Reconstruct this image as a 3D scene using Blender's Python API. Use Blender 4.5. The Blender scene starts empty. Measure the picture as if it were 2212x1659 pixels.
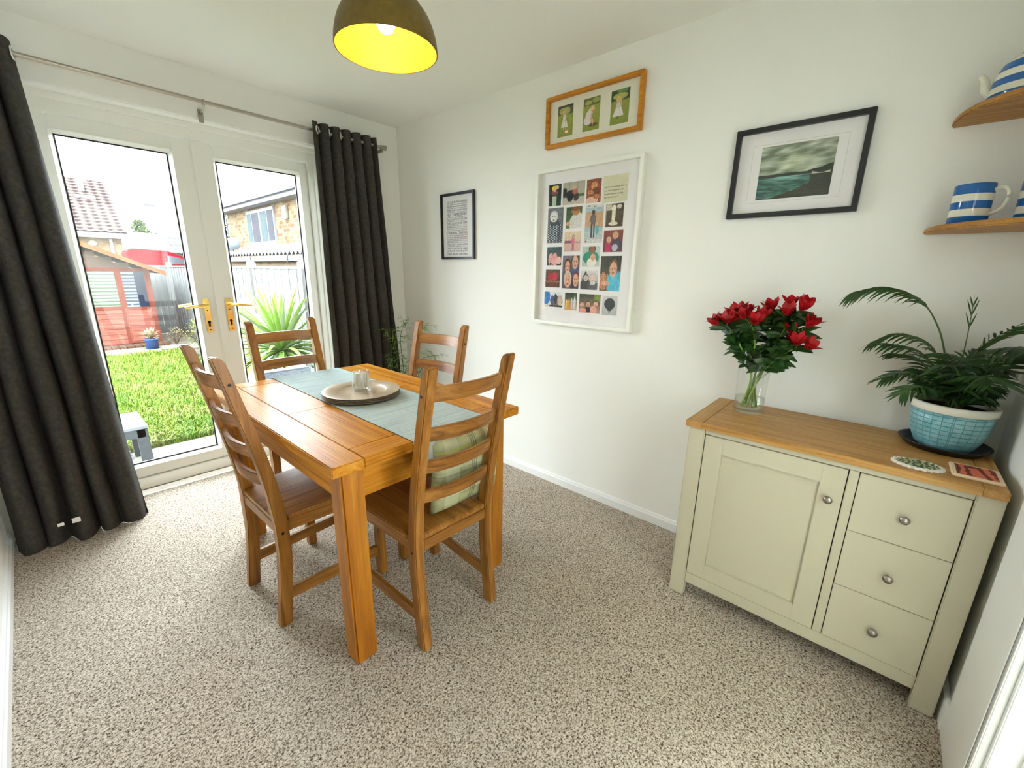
import bpy, bmesh, math, random
import numpy as np
from mathutils import Vector, Matrix, noise

random.seed(7)
PI = math.pi
sc = bpy.context.scene
COL = sc.collection

# ------------------------------------------------------------------ camera
W_PX = 2212.0
cam_d = bpy.data.cameras.new('camera'); cam = bpy.data.objects.new('camera', cam_d); COL.objects.link(cam)
F_PX, YAW, PITCH, ROLL = 911.78, 0.84827, 0.257946, 0.016701
cam_d.sensor_fit = 'HORIZONTAL'; cam_d.sensor_width = 36.0; cam_d.lens = F_PX / W_PX * 36.0
cam_d.clip_start = 0.02; cam_d.clip_end = 300
fw = Vector((math.sin(YAW) * math.cos(PITCH), math.cos(YAW) * math.cos(PITCH), -math.sin(PITCH)))
r0 = Vector((math.cos(YAW), -math.sin(YAW), 0)); u0 = r0.cross(fw)
rr = r0 * math.cos(ROLL) + u0 * math.sin(ROLL); uu = -r0 * math.sin(ROLL) + u0 * math.cos(ROLL)
M = Matrix((rr, uu, -fw)).transposed().to_4x4(); M.translation = Vector((-2.11152, -3.08659, 1.34591))
cam.matrix_world = M
sc.camera = cam

# ------------------------------------------------------------------ sky, lights, exposure
w = bpy.data.worlds.new('overcast_sky'); sc.world = w; w.use_nodes = True
bg = w.node_tree.nodes['Background']; bg.inputs[0].default_value = (0.89, 0.965, 1.04, 1); bg.inputs[1].default_value = 13.5
sc.view_settings.view_transform = 'Standard'; sc.view_settings.look = 'None'
sc.view_settings.exposure = 0.88; sc.view_settings.gamma = 1.0; sc.view_settings.use_curve_mapping = False
sc.cycles.max_bounces = 12; sc.cycles.diffuse_bounces = 7; sc.cycles.glossy_bounces = 5
sc.cycles.transparent_max_bounces = 16; sc.cycles.transmission_bounces = 8
sc.cycles.use_denoising = True
sc.cycles.sample_clamp_indirect = 8
sc.cycles.caustics_reflective = False; sc.cycles.caustics_refractive = False

def portal(name, loc, rot, sx, sy):
    l = bpy.data.lights.new(name, 'AREA'); l.shape = 'RECTANGLE'; l.size = sx; l.size_y = sy
    l.cycles.is_portal = True
    o = bpy.data.objects.new(name, l); COL.objects.link(o); o.location = loc; o.rotation_euler = rot
portal('daylight_portal', (-1.3, 0.26, 1.07), (-PI / 2, 0, 0), 1.4, 2.1)

# ------------------------------------------------------------------ materials
def L1(c):
    c = c / 255.0
    return c / 12.92 if c <= 0.04045 else ((c + 0.055) / 1.055) ** 2.4
def S(r, g, b, k=1.0):
    return (L1(r) * k, L1(g) * k, L1(b) * k)
def c4(c): return (c[0], c[1], c[2], 1)
OUTK = 0.175
def O(r, g, b, k=1.0): return S(r, g, b, OUTK * k)      # albedo of a thing out of doors

class NT:
    def __init__(s, name):
        s.m = bpy.data.materials.new(name); s.m.use_nodes = True; s.n = s.m.node_tree.nodes; s.l = s.m.node_tree.links
        s.b = s.n['Principled BSDF']; s.out = s.n['Material Output']
    def new(s, t, **kw):
        n = s.n.new(t)
        for k, v in kw.items():
            if hasattr(n, k): setattr(n, k, v)
            else: n.inputs[k].default_value = v
        return n
    def link(s, a, b): s.l.new(a, b)
    def coord(s, scale=(1, 1, 1), kind='Object'):
        t = s.new('ShaderNodeTexCoord'); mp = s.new('ShaderNodeMapping'); mp.inputs['Scale'].default_value = scale
        s.link(t.outputs[kind], mp.inputs[0]); return mp.outputs[0]
    def noise(s, vec, scale, detail=3, rough=0.55, dist=0.0):
        n = s.new('ShaderNodeTexNoise'); n.inputs['Scale'].default_value = scale; n.inputs['Detail'].default_value = detail
        n.inputs['Roughness'].default_value = rough; n.inputs['Distortion'].default_value = dist
        s.link(vec, n.inputs['Vector']); return n.outputs['Fac']
    def ramp(s, fac, stops):
        r = s.new('ShaderNodeValToRGB'); e = r.color_ramp.elements
        while len(e) < len(stops): e.new(0.5)
        for i, (p, c) in enumerate(stops): e[i].position = p; e[i].color = c4(c)
        s.link(fac, r.inputs[0]); return r.outputs[0]
    def mix(s, fac, a, b, blend='MIX'):
        m = s.new('ShaderNodeMix', data_type='RGBA', blend_type=blend)
        for sock, v in ((m.inputs[0], fac), (m.inputs[6], a), (m.inputs[7], b)):
            if isinstance(v, (int, float)): sock.default_value = v
            elif isinstance(v, tuple): sock.default_value = c4(v)
            else: s.link(v, sock)
        return m.outputs[2]
    def bump(s, h, strength=0.3, dist=0.01):
        b = s.new('ShaderNodeBump'); b.inputs['Strength'].default_value = strength; b.inputs['Distance'].default_value = dist
        s.link(h, b.inputs['Height']); s.link(b.outputs[0], s.b.inputs['Normal'])
    def color(s, c):
        if isinstance(c, tuple): s.b.inputs['Base Color'].default_value = c4(c)
        else: s.link(c, s.b.inputs['Base Color'])
    def pr(s, rough=0.5, metal=0.0, spec=0.5):
        s.b.inputs['Roughness'].default_value = rough; s.b.inputs['Metallic'].default_value = metal
        s.b.inputs['Specular IOR Level'].default_value = spec

def plain(name, c, rough=0.5, metal=0.0, spec=0.5, var=0.0, vs=12, bump=0.0, bs=200):
    t = NT(name); t.pr(rough, metal, spec)
    if var > 0:
        f = t.noise(t.coord(), vs, 4)
        t.color(t.ramp(f, [(0.3, tuple(x * (1 - var) for x in c)), (0.7, tuple(min(1, x * (1 + var)) for x in c))]))
    else: t.color(c)
    if bump > 0: t.bump(t.noise(t.coord(), bs, 3), bump, 0.002)
    return t.m

def wood(name, dark, mid, light, axis=0, rough=0.35, spec=0.5, sc_=1.0, bump=0.15, grain=0.55):
    t = NT(name); t.pr(rough, 0, spec)
    s = [26 * sc_] * 3; s[axis] = 1.6 * sc_
    v = t.coord(tuple(s))
    f1 = t.noise(v, 1.0, 6, 0.6, 1.2)
    s2 = [150 * sc_] * 3; s2[axis] = 4 * sc_
    f2 = t.noise(t.coord(tuple(s2)), 1.0, 3, 0.6, 0.3)
    base = t.ramp(f1, [(0.28, dark), (0.48, mid), (0.72, light)])
    fine = t.ramp(f2, [(0.35, (0.62, 0.58, 0.5)), (0.6, (1, 1, 1))])
    t.color(t.mix(grain, base, fine, 'MULTIPLY'))
    t.bump(f2, bump, 0.0015)
    return t.m

def glass_thin(name, tint=(1, 1, 1), refl=0.03):
    t = NT(name); t.n.remove(t.b)
    tr = t.new('ShaderNodeBsdfTransparent'); tr.inputs[0].default_value = c4(tint)
    gl = t.new('ShaderNodeBsdfGlossy'); gl.inputs['Roughness'].default_value = 0.0
    lw_ = t.new('ShaderNodeLayerWeight'); lw_.inputs[0].default_value = 0.5
    pw = t.new('ShaderNodeMath', operation='POWER'); pw.inputs[1].default_value = 5.0; t.link(lw_.outputs['Facing'], pw.inputs[0])
    fr = t.new('ShaderNodeMath', operation='MULTIPLY_ADD'); fr.inputs[1].default_value = 0.6; fr.inputs[2].default_value = refl; t.link(pw.outputs[0], fr.inputs[0])
    mx = t.new('ShaderNodeMixShader'); t.link(fr.outputs[0], mx.inputs[0]); t.link(tr.outputs[0], mx.inputs[1]); t.link(gl.outputs[0], mx.inputs[2])
    t.link(mx.outputs[0], t.out.inputs[0]); return t.m

def emis(name, c, k):
    t = NT(name); t.color(c); t.b.inputs['Emission Color'].default_value = c4(c); t.b.inputs['Emission Strength'].default_value = k
    return t.m

def carpet_mat():
    t = NT('carpet'); t.pr(0.95, 0, 0.1)
    v = t.coord()
    f = t.noise(v, 170, 3, 0.7, 0.6)
    f2 = t.noise(v, 3.0, 3)
    col = t.ramp(f, [(0.37, S(72, 59, 46)), (0.46, S(168, 153, 134)), (0.60, S(224, 215, 200))])
    col = t.mix(0.35, col, t.ramp(f2, [(0.35, (0.82, 0.82, 0.82)), (0.65, (1, 1, 1))]), 'MULTIPLY')
    t.color(col)
    t.bump(f, 0.9, 0.006)
    return t.m

def wall_mat(name, c):
    t = NT(name); t.pr(0.9, 0, 0.2)
    v = t.coord(); f = t.noise(v, 260, 2); t.color(c); t.bump(f, 0.06, 0.001); return t.m

def brick_mat(name, c1, c2, mort, scale=5.0, axis='xz', bw=0.5):
    t = NT(name); t.pr(0.9, 0, 0.2)
    tc = t.new('ShaderNodeTexCoord'); sp = t.new('ShaderNodeSeparateXYZ'); cb = t.new('ShaderNodeCombineXYZ')
    t.link(tc.outputs['Object'], sp.inputs[0]); t.link(sp.outputs[0 if axis[0] == 'x' else 1], cb.inputs[0]); t.link(sp.outputs[2], cb.inputs[1])
    b = t.new('ShaderNodeTexBrick'); t.link(cb.outputs[0], b.inputs[0])
    b.inputs['Color1'].default_value = c4(c1); b.inputs['Color2'].default_value = c4(c2); b.inputs['Mortar'].default_value = c4(mort)
    b.inputs['Scale'].default_value = scale; b.inputs['Mortar Size'].default_value = 0.015; b.inputs['Brick Width'].default_value = bw
    t.color(b.outputs[0]); return t.m

def vcol_mat(name, rough=0.6, spec=0.3):
    t = NT(name); t.pr(rough, 0, spec)
    a = t.new('ShaderNodeVertexColor'); a.layer_name = 'Col'; t.link(a.outputs[0], t.b.inputs['Base Color']); return t.m

def stripes(name, axis, period, duty, a, b, rough=0.6, off=0.0):
    t = NT(name); t.pr(rough)
    tc = t.new('ShaderNodeTexCoord'); sp = t.new('ShaderNodeSeparateXYZ'); t.link(tc.outputs['Object'], sp.inputs[0])
    m1 = t.new('ShaderNodeMath', operation='ADD'); m1.inputs[1].default_value = off; t.link(sp.outputs[axis], m1.inputs[0])
    m2 = t.new('ShaderNodeMath', operation='DIVIDE'); m2.inputs[1].default_value = period; t.link(m1.outputs[0], m2.inputs[0])
    m3 = t.new('ShaderNodeMath', operation='FRACT'); t.link(m2.outputs[0], m3.inputs[0])
    m4 = t.new('ShaderNodeMath', operation='LESS_THAN'); m4.inputs[1].default_value = duty; t.link(m3.outputs[0], m4.inputs[0])
    t.color(t.mix(m4.outputs[0], b, a)); return t

MT = {}
MT['wall'] = wall_mat('wall_paint', (0.845, 0.85, 0.80))
MT['ceil'] = wall_mat('ceiling_paint', (0.865, 0.875, 0.83))
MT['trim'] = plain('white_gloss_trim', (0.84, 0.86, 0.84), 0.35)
MT['upvc'] = plain('white_door_plastic', (0.84, 0.85, 0.79), 0.3)
MT['carpet'] = carpet_mat()
MT['gasket'] = plain('black_rubber_gasket', (0.015, 0.016, 0.018), 0.5)
MT['pane'] = glass_thin('window_glass', (0.97, 0.985, 0.98))
MT['gold'] = plain('polished_brass', (0.95, 0.68, 0.22), 0.22, 1.0)
MT['dark'] = plain('black_hole', (0.01, 0.01, 0.01), 0.6)
MT['steel'] = plain('brushed_steel', (0.42, 0.38, 0.32), 0.35, 1.0)
MT['oldsteel'] = plain('pewter_knob_metal', (0.34, 0.31, 0.27), 0.3, 1.0)
tD, tM, tL = S(158, 92, 22), S(200, 132, 38), S(220, 162, 70)
MT['oak_y'] = wood('honey_oak_long', tD, tM, tL, 1, 0.36, 0.12, 1.0, 0.35)
MT['oak_x'] = wood('honey_oak_cross', tD, tM, tL, 0, 0.36, 0.12, 1.0, 0.35)
MT['oak_z'] = wood('honey_oak_upright', S(142, 80, 10), S(176, 108, 18), S(198, 134, 38), 2, 0.35, 0.5, 1.0, 0.1)
cD, cM, cL = S(110, 66, 20), S(156, 102, 40), S(186, 134, 64)
MT['pine_z'] = wood('stained_pine_upright', cD, cM, cL, 2, 0.32)
MT['pine_x'] = wood('stained_pine_cross', cD, cM, cL, 0, 0.32)
MT['pine_y'] = wood('stained_pine_deep', cD, cM, cL, 1, 0.32)
MT['shelfwood'] = wood('knotty_pine_shelf', S(140, 92, 34), S(176, 126, 58), S(198, 150, 84), 1, 0.5, 0.3, 1.5)
MT['topwood'] = wood('light_oak_worktop', S(156, 110, 52), S(186, 140, 76), S(204, 162, 98), 1, 0.45, 0.4, 1.2, 0.1)
MT['topwood_x'] = wood('light_oak_worktop_end', S(156, 110, 52), S(186, 140, 76), S(204, 162, 98), 0, 0.45, 0.4, 1.2, 0.1)
MT['frameoak'] = wood('oak_frame_wood', S(170, 104, 22), S(200, 132, 36), S(214, 150, 56), 1, 0.45, 0.3, 1.5)
MT['sage'] = plain('sage_grey_paint', S(192, 187, 163, 1.0), 0.45, 0, 0.4)
MT['black'] = plain('black_frame_lacquer', (0.012, 0.013, 0.015), 0.35)
MT['whiteframe'] = plain('white_frame_lacquer', (0.85, 0.86, 0.79), 0.35)
MT['mount'] = plain('white_mount_board', (0.84, 0.83, 0.82), 0.8, 0, 0.1)
MT['cream_mount'] = plain('cream_mount_board', (0.82, 0.80, 0.66), 0.8, 0, 0.1)
MT['picglass'] = glass_thin('picture_glass')
MT['art'] = vcol_mat('printed_picture')
MT['ink'] = plain('grey_printing_ink', (0.10, 0.11, 0.11), 0.8)
MT['curtain'] = plain('charcoal_curtain_cloth', (0.048, 0.045, 0.039), 0.85, 0, 0.25, 0.3, 60, 0.4, 900)
MT['ring'] = plain('silver_eyelet', (0.75, 0.74, 0.7), 0.3, 1.0)
MT['shade_out'] = plain('dark_bronze_shade', S(112, 92, 36), 0.42, 0.45, 0.5, 0.15, 40)
MT['shade_in'] = plain('gold_leaf_lining', (0.93, 0.50, 0.035), 0.55, 0.0)
MT['bulb'] = emis('lit_bulb', (1.0, 0.80, 0.48), 30.0)
MT['cable'] = plain('black_lamp_cable', (0.02, 0.02, 0.02), 0.5)
MT['plate'] = plain('champagne_lacquer', S(200, 184, 158), 0.32, 0.15, 0.6, 0.06, 30)
MT['plate_under'] = plain('dark_plate_edge', S(90, 78, 60), 0.4)
MT['candle'] = plain('white_wax', (0.85, 0.85, 0.8), 0.5)
MT['thickglass'] = glass_thin('pressed_glass', (0.97, 0.98, 0.97), 0.20)
MT['vase'] = glass_thin('vase_glass', (0.975, 0.985, 0.975), 0.03)
MT['water'] = glass_thin('vase_water', (0.93, 0.96, 0.93), 0.06)
MT['stem'] = plain('pale_green_stem', S(120, 150, 60), 0.45, 0, 0.4, 0.2, 30)
MT['leaf'] = plain('dark_green_leaf', S(42, 76, 28), 0.4, 0, 0.5, 0.35, 18)
MT['palm'] = plain('palm_leaflet_green', S(42, 74, 28), 0.4, 0, 0.5, 0.45, 14)
MT['palmstem'] = plain('palm_stalk_green', S(70, 96, 40), 0.5)
MT['petal'] = plain('crimson_petal', S(176, 16, 26), 0.5, 0, 0.4, 0.35, 40)
MT['soil'] = plain('potting_soil', (0.02, 0.014, 0.01), 0.95, 0, 0.1, 0.4, 80, 0.8, 120)
MT['fern'] = plain('bright_bamboo_leaf', S(110, 150, 62), 0.5, 0, 0.4, 0.25, 14)
MT['potgrey'] = plain('grey_ceramic_pot', S(120, 120, 116), 0.5)
MT['saucer'] = plain('black_plastic_saucer', (0.012, 0.013, 0.015), 0.4)
MT['potwhite'] = plain('cream_glazed_rim', (0.84, 0.83, 0.72), 0.25)

# ------------------------------------------------------------------ mesh builder
class MB:
    def __init__(s): s.v = []; s.f = []; s.mi = []; s.cur = 0; s.sm = []; s.smooth = False
    def mat(s, i): s.cur = i; return s
    def add(s, vs, fs, smooth=None):
        b = len(s.v); s.v += [tuple(v) for v in vs]
        for f in fs:
            s.f.append(tuple(b + i for i in f)); s.mi.append(s.cur); s.sm.append(s.smooth if smooth is None else smooth)
        return s
    def box(s, x0, x1, y0, y1, z0, z1):
        if x0 > x1: x0, x1 = x1, x0
        if y0 > y1: y0, y1 = y1, y0
        if z0 > z1: z0, z1 = z1, z0
        v = [(x, y, z) for z in (z0, z1) for y in (y0, y1) for x in (x0, x1)]
        return s.add(v, [(0, 2, 3, 1), (4, 5, 7, 6), (0, 1, 5, 4), (2, 6, 7, 3), (0, 4, 6, 2), (1, 3, 7, 5)])
    def prism(s, poly, axis, lo, hi):
        n = len(poly)
        def P(a, b, c): return (c, a, b) if axis == 0 else ((a, c, b) if axis == 1 else (a, b, c))
        v = [P(a, b, lo) for a, b in poly] + [P(a, b, hi) for a, b in poly]
        f = [tuple(range(n))[::-1], tuple(range(n, 2 * n))] + [(i, (i + 1) % n, n + (i + 1) % n, n + i) for i in range(n)]
        return s.add(v, f)
    def tube(s, pts, rad, seg=10, cap=True, smooth=True):
        pts = [Vector(p) for p in pts]; n = len(pts)
        if not hasattr(rad, '__len__'): rad = [rad] * n
        vs = []; ref = None
        for i, p in enumerate(pts):
            t = (pts[min(i + 1, n - 1)] - pts[max(i - 1, 0)]).normalized()
            if ref is None: ref = Vector((0, 0, 1)) if abs(t.z) < 0.9 else Vector((1, 0, 0))
            a = t.cross(ref).normalized(); b = t.cross(a).normalized(); ref = -b if False else ref
            for k in range(seg):
                an = 2 * PI * k / seg; vs.append(p + (a * math.cos(an) + b * math.sin(an)) * rad[i])
        fs = [(i * seg + k, i * seg + (k + 1) % seg, (i + 1) * seg + (k + 1) % seg, (i + 1) * seg + k) for i in range(n - 1) for k in range(seg)]
        s.add(vs, fs, smooth)
        if cap: s.add(vs[:seg], [tuple(range(seg))], False); s.add(vs[-seg:], [tuple(range(seg))[::-1]], False)
        return s
    def lathe(s, prof, c=(0, 0, 0), seg=48, fn=None, smooth=True, closed=False):
        vs = []
        for (r, z) in prof:
            for k in range(seg):
                a = 2 * PI * k / seg; R = r if fn is None else fn(r, z, a)
                vs.append((c[0] + R * math.cos(a), c[1] + R * math.sin(a), c[2] + z))
        n = len(prof); m = n if closed else n - 1
        fs = [(i * seg + k, i * seg + (k + 1) % seg, ((i + 1) % n) * seg + (k + 1) % seg, ((i + 1) % n) * seg + k) for i in range(m) for k in range(seg)]
        return s.add(vs, fs, smooth)
    def disc(s, r, c, seg=48):
        return s.add([(c[0] + r * math.cos(2 * PI * k / seg), c[1] + r * math.sin(2 * PI * k / seg), c[2]) for k in range(seg)], [tuple(range(seg))], False)
    def grid(s, fn, nu, nv, smooth=True):
        vs = [fn(i / nu, j / nv) for j in range(nv + 1) for i in range(nu + 1)]
        fs = [(j * (nu + 1) + i, j * (nu + 1) + i + 1, (j + 1) * (nu + 1) + i + 1, (j + 1) * (nu + 1) + i) for j in range(nv) for i in range(nu)]
        return s.add(vs, fs, smooth)
    def ball(s, c, r, seg=12, rings=8):
        if not hasattr(r, '__len__'): r = (r, r, r)
        vs = [(c[0] + r[0] * math.sin(PI * j / rings) * math.cos(2 * PI * k / seg), c[1] + r[1] * math.sin(PI * j / rings) * math.sin(2 * PI * k / seg), c[2] + r[2] * math.cos(PI * j / rings)) for j in range(rings + 1) for k in range(seg)]
        fs = [(j * seg + k, j * seg + (k + 1) % seg, (j + 1) * seg + (k + 1) % seg, (j + 1) * seg + k) for j in range(rings) for k in range(seg)]
        return s.add(vs, fs, True)
    def leaf(s, base, d, length, width, droop=0.3, seg=6, up=Vector((0, 0, 1)), fold=0.15, tipw=0.0):
        d = Vector(d).normalized(); side = d.cross(up)
        if side.length < 1e-3: side = d.cross(Vector((1, 0, 0)))
        side.normalize(); p = Vector(base); vs = []; st = length / seg
        for i in range(seg + 1):
            t = i / seg; wd = width * (math.sin(PI * min(1, t * 0.86 + 0.14)) ** 0.8) * 0.5
            if i == seg: wd = 0.0004
            nrm = side.cross(d).normalized()
            vs += [p - side * wd + nrm * wd * fold, p.copy(), p + side * wd + nrm * wd * fold]
            p = p + d * st; d = (d + Vector((0, 0, -droop / seg))).normalized()
        fs = []
        for i in range(seg):
            a = i * 3; fs += [(a, a + 1, a + 4, a + 3), (a + 1, a + 2, a + 5, a + 4)]
        return s.add(vs, fs, True)
    def build(s, name, mats, parent=None, bevel=0.0, bseg=2, local=False, weld=False, base=True):
        me = bpy.data.meshes.new(name); off = Vector((0, 0, 0))
        V = np.array(s.v, float)
        if parent is None:
            if base: off = Vector(((V[:, 0].min() + V[:, 0].max()) / 2, (V[:, 1].min() + V[:, 1].max()) / 2, V[:, 2].min()))
        elif not local:
            q = parent
            while q is not None: off += q.location; q = q.parent
        me.from_pydata((V - np.array(off)).tolist(), [], s.f)
        if not hasattr(mats, '__len__'): mats = [mats]
        for m in mats: me.materials.append(m)
        me.polygons.foreach_set('material_index', s.mi); me.polygons.foreach_set('use_smooth', s.sm)
        if bevel > 0 or weld:
            b = bmesh.new(); b.from_mesh(me)
            if weld: bmesh.ops.remove_doubles(b, verts=b.verts, dist=1e-5)
            bmesh.ops.recalc_face_normals(b, faces=b.faces)
            if bevel > 0:
                ed = [e for e in b.edges if len(e.link_faces) == 2 and e.calc_face_angle(0) > 0.5]
                bmesh.ops.bevel(b, geom=ed, offset=bevel, segments=bseg, affect='EDGES', clamp_overlap=True)
            b.to_mesh(me); b.free()
        me.update()
        o = bpy.data.objects.new(name, me); COL.objects.link(o)
        if parent is None: o.location = off
        else: o.parent = parent
        return o

def tag(o, label=None, cat=None, group=None, kind=None):
    if label: o['label'] = label
    if cat: o['category'] = cat
    if group: o['group'] = group
    if kind: o['kind'] = kind
    return o
def thing(name, loc, label, cat, group=None, rz=0.0, kind=None):
    o = bpy.data.objects.new(name, None); COL.objects.link(o); o.empty_display_size = 0.05
    o.location = loc; o.rotation_euler = (0, 0, rz); return tag(o, label, cat, group, kind)
def struct(name, mb, mats, label, cat='room', **kw):
    return tag(mb.build(name, mats, None, **kw), label, cat, None, 'structure')
def lab(o, s): o['label'] = s; return o
def copy_tree(o, parent=None):
    c = o.copy(); COL.objects.link(c)
    if parent is not None: c.parent = parent
    for ch in list(o.children): copy_tree(ch, c)
    return c
def B(*a): return MB().box(*a)

# ------------------------------------------------------------------ the room
XL, YN, H = -2.392, -3.445, 2.40
RX0, RX1, RZ, YD = -2.01, -0.60, 2.15, 0.155       # french door opening
DX0, DX1, DZ = -1.62, -0.800, 2.02                # doorway in the near wall
struct('floor', B(XL - 0.1, 0.1, YN - 0.12, 0.1, -0.06, 0.0), MT['carpet'], 'beige flecked short pile carpet over the whole floor', 'floor')
struct('ceiling', B(XL - 0.1, 0.1, YN - 0.1, 0.26, H, H + 0.08), MT['ceil'], 'smooth pale painted ceiling above the table', 'ceiling')
struct('wall_right', B(0.0, 0.1, YN, 0.26, 0, H), MT['wall'], 'long pale cream wall hung with pictures', 'wall')
struct('wall_left', B(XL - 0.1, XL, YN, 0.0, 0, H), MT['wall'], 'pale cream wall at the left edge behind the near curtain', 'wall')
m = MB(); m.box(XL - 0.1, RX0, 0, 0.26, 0, H); m.box(RX1, 0.0, 0, 0.26, 0, H); m.box(RX0, RX1, 0, 0.26, RZ, H)
struct('wall_far', m, MT['wall'], 'pale wall around the glazed garden doors', 'wall')
m = MB(); m.box(DX1, 0.0, YN - 0.1, YN, 0, H); m.box(XL, DX0, YN - 0.1, YN, 0, H); m.box(DX0, DX1, YN - 0.1, YN, DZ, H)
struct('wall_near', m, MT['wall'], 'pale end wall beside the sideboard with a doorway', 'wall')
def skirting(pts):                                    # profile swept along a wall
    return pts
def bb_x(name, x, sgn, y0, y1, label):
    pr = [(x, 0.0), (x + sgn * 0.016, 0.0), (x + sgn * 0.016, 0.044), (x + sgn * 0.011, 0.050), (x + sgn * 0.009, 0.058), (x, 0.062)]
    mb = MB(); n = len(pr); v = [(a, y0, b) for a, b in pr] + [(a, y1, b) for a, b in pr]
    mb.add(v, [tuple(range(n)), tuple(range(n, 2 * n))[::-1]] + [(i, (i + 1) % n, n + (i + 1) % n, n + i) for i in range(n)])
    struct(name, mb, MT['trim'], label, 'skirting board', weld=True)
bb_x('baseboard_right', 0.0, -1, YN + 0.001, -0.001, 'white skirting board along the picture wall')
bb_x('baseboard_left', XL, 1, YN + 0.001, -0.001, 'white skirting board at the left edge below the dark curtain')
struct('baseboard_far', B(RX1, -0.017, -0.015, 0, 0, 0.06), MT['trim'], 'white skirting board right of the garden doors in the corner', 'skirting board', bevel=0.003)
struct('baseboard_near', B(-0.486, -0.017, YN, YN + 0.016, 0, 0.092), MT['trim'], 'short white skirting board beside the right leg of the sideboard', 'skirting board', bevel=0.004)
# door surround in the near wall
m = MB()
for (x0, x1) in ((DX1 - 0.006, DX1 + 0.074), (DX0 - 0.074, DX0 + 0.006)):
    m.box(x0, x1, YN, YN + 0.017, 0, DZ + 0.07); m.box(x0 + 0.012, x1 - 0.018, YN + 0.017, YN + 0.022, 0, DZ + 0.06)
m.box(DX0 + 0.006, DX1 - 0.006, YN, YN + 0.017, DZ - 0.006, DZ + 0.07); m.box(DX1 + 0.075, -0.488, YN, YN + 0.012, 0, DZ + 0.07)  # second box: flat gloss panel added over the wall strip to brighten it
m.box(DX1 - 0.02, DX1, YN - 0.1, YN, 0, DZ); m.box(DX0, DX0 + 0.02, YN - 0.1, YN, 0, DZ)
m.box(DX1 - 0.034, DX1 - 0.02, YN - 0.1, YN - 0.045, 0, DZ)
struct('trim_1', m, MT['trim'], 'white moulded door surround with added flat panel at the right edge beside the sideboard', 'door surround', bevel=0.0025)
# hall beyond the doorway; its unseen window opening is added for fill daylight
m = B(XL - 0.1, XL, -5.6, YN - 0.1, 0, H)
for bx_ in ((-5.6, -5.5, 0, H), (-4.1, YN - 0.1, 0, H), (-5.5, -4.1, 0, 0.7), (-5.5, -4.1, 2.15, H)): m.box(DX1 + 0.25, DX1 + 0.35, *bx_)
struct('wall_hall', m, MT['wall'], 'hall side walls with an opening added for fill daylight, behind the camera', 'wall')
m = B(XL - 0.1, DX1 + 0.35, -5.7, -5.6, 0, H)
struct('wall_hall_end', m, MT['wall'], 'plain end wall of the hall behind the camera', 'wall')
struct('floor_hall', B(XL, DX1 + 0.25, -5.6, YN - 0.12, -0.06, 0), MT['carpet'], 'carpeted hall floor beyond the doorway', 'floor')
struct('ceiling_hall', B(XL - 0.1, DX1 + 0.35, -5.6, YN - 0.1, H, H + 0.08), MT['ceil'], 'hall ceiling beyond the doorway', 'ceiling')

# ---- french doors
m = MB(); yf = YD - 0.03
m.box(RX0, RX0 + 0.055, yf, YD + 0.045, 0, RZ); m.box(RX1 - 0.055, RX1, yf, YD + 0.045, 0, RZ)
m.box(RX0 + 0.055, RX1 - 0.055, yf, YD + 0.045, 2.062, RZ)
m.box(RX0 + 0.055, RX1 - 0.055, yf, YD + 0.045, 0.0, 0.096)
m.box(RX0 + 0.0, RX1 - 0.0, yf - 0.022, yf, 2.118, RZ); m.box(RX0 + 0.055, RX1 - 0.055, yf - 0.006, yf, 0.0, 0.03)
m.box(RX0, RX0 + 0.02, yf - 0.012, yf, 0.0, 2.118); m.box(RX1 - 0.02, RX1, yf - 0.012, yf, 0.0, 2.118)
struct('trim_2', m, MT['upvc'], 'white outer frame and threshold of the garden doors', 'door frame', bevel=0.003)
struct('trim_3', B(RX0, RX1, 0.012, 0.022, RZ - 0.006, RZ - 0.0005), MT['trim'], 'thin white cover strip under the lintel above the garden doors', 'trim')
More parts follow.
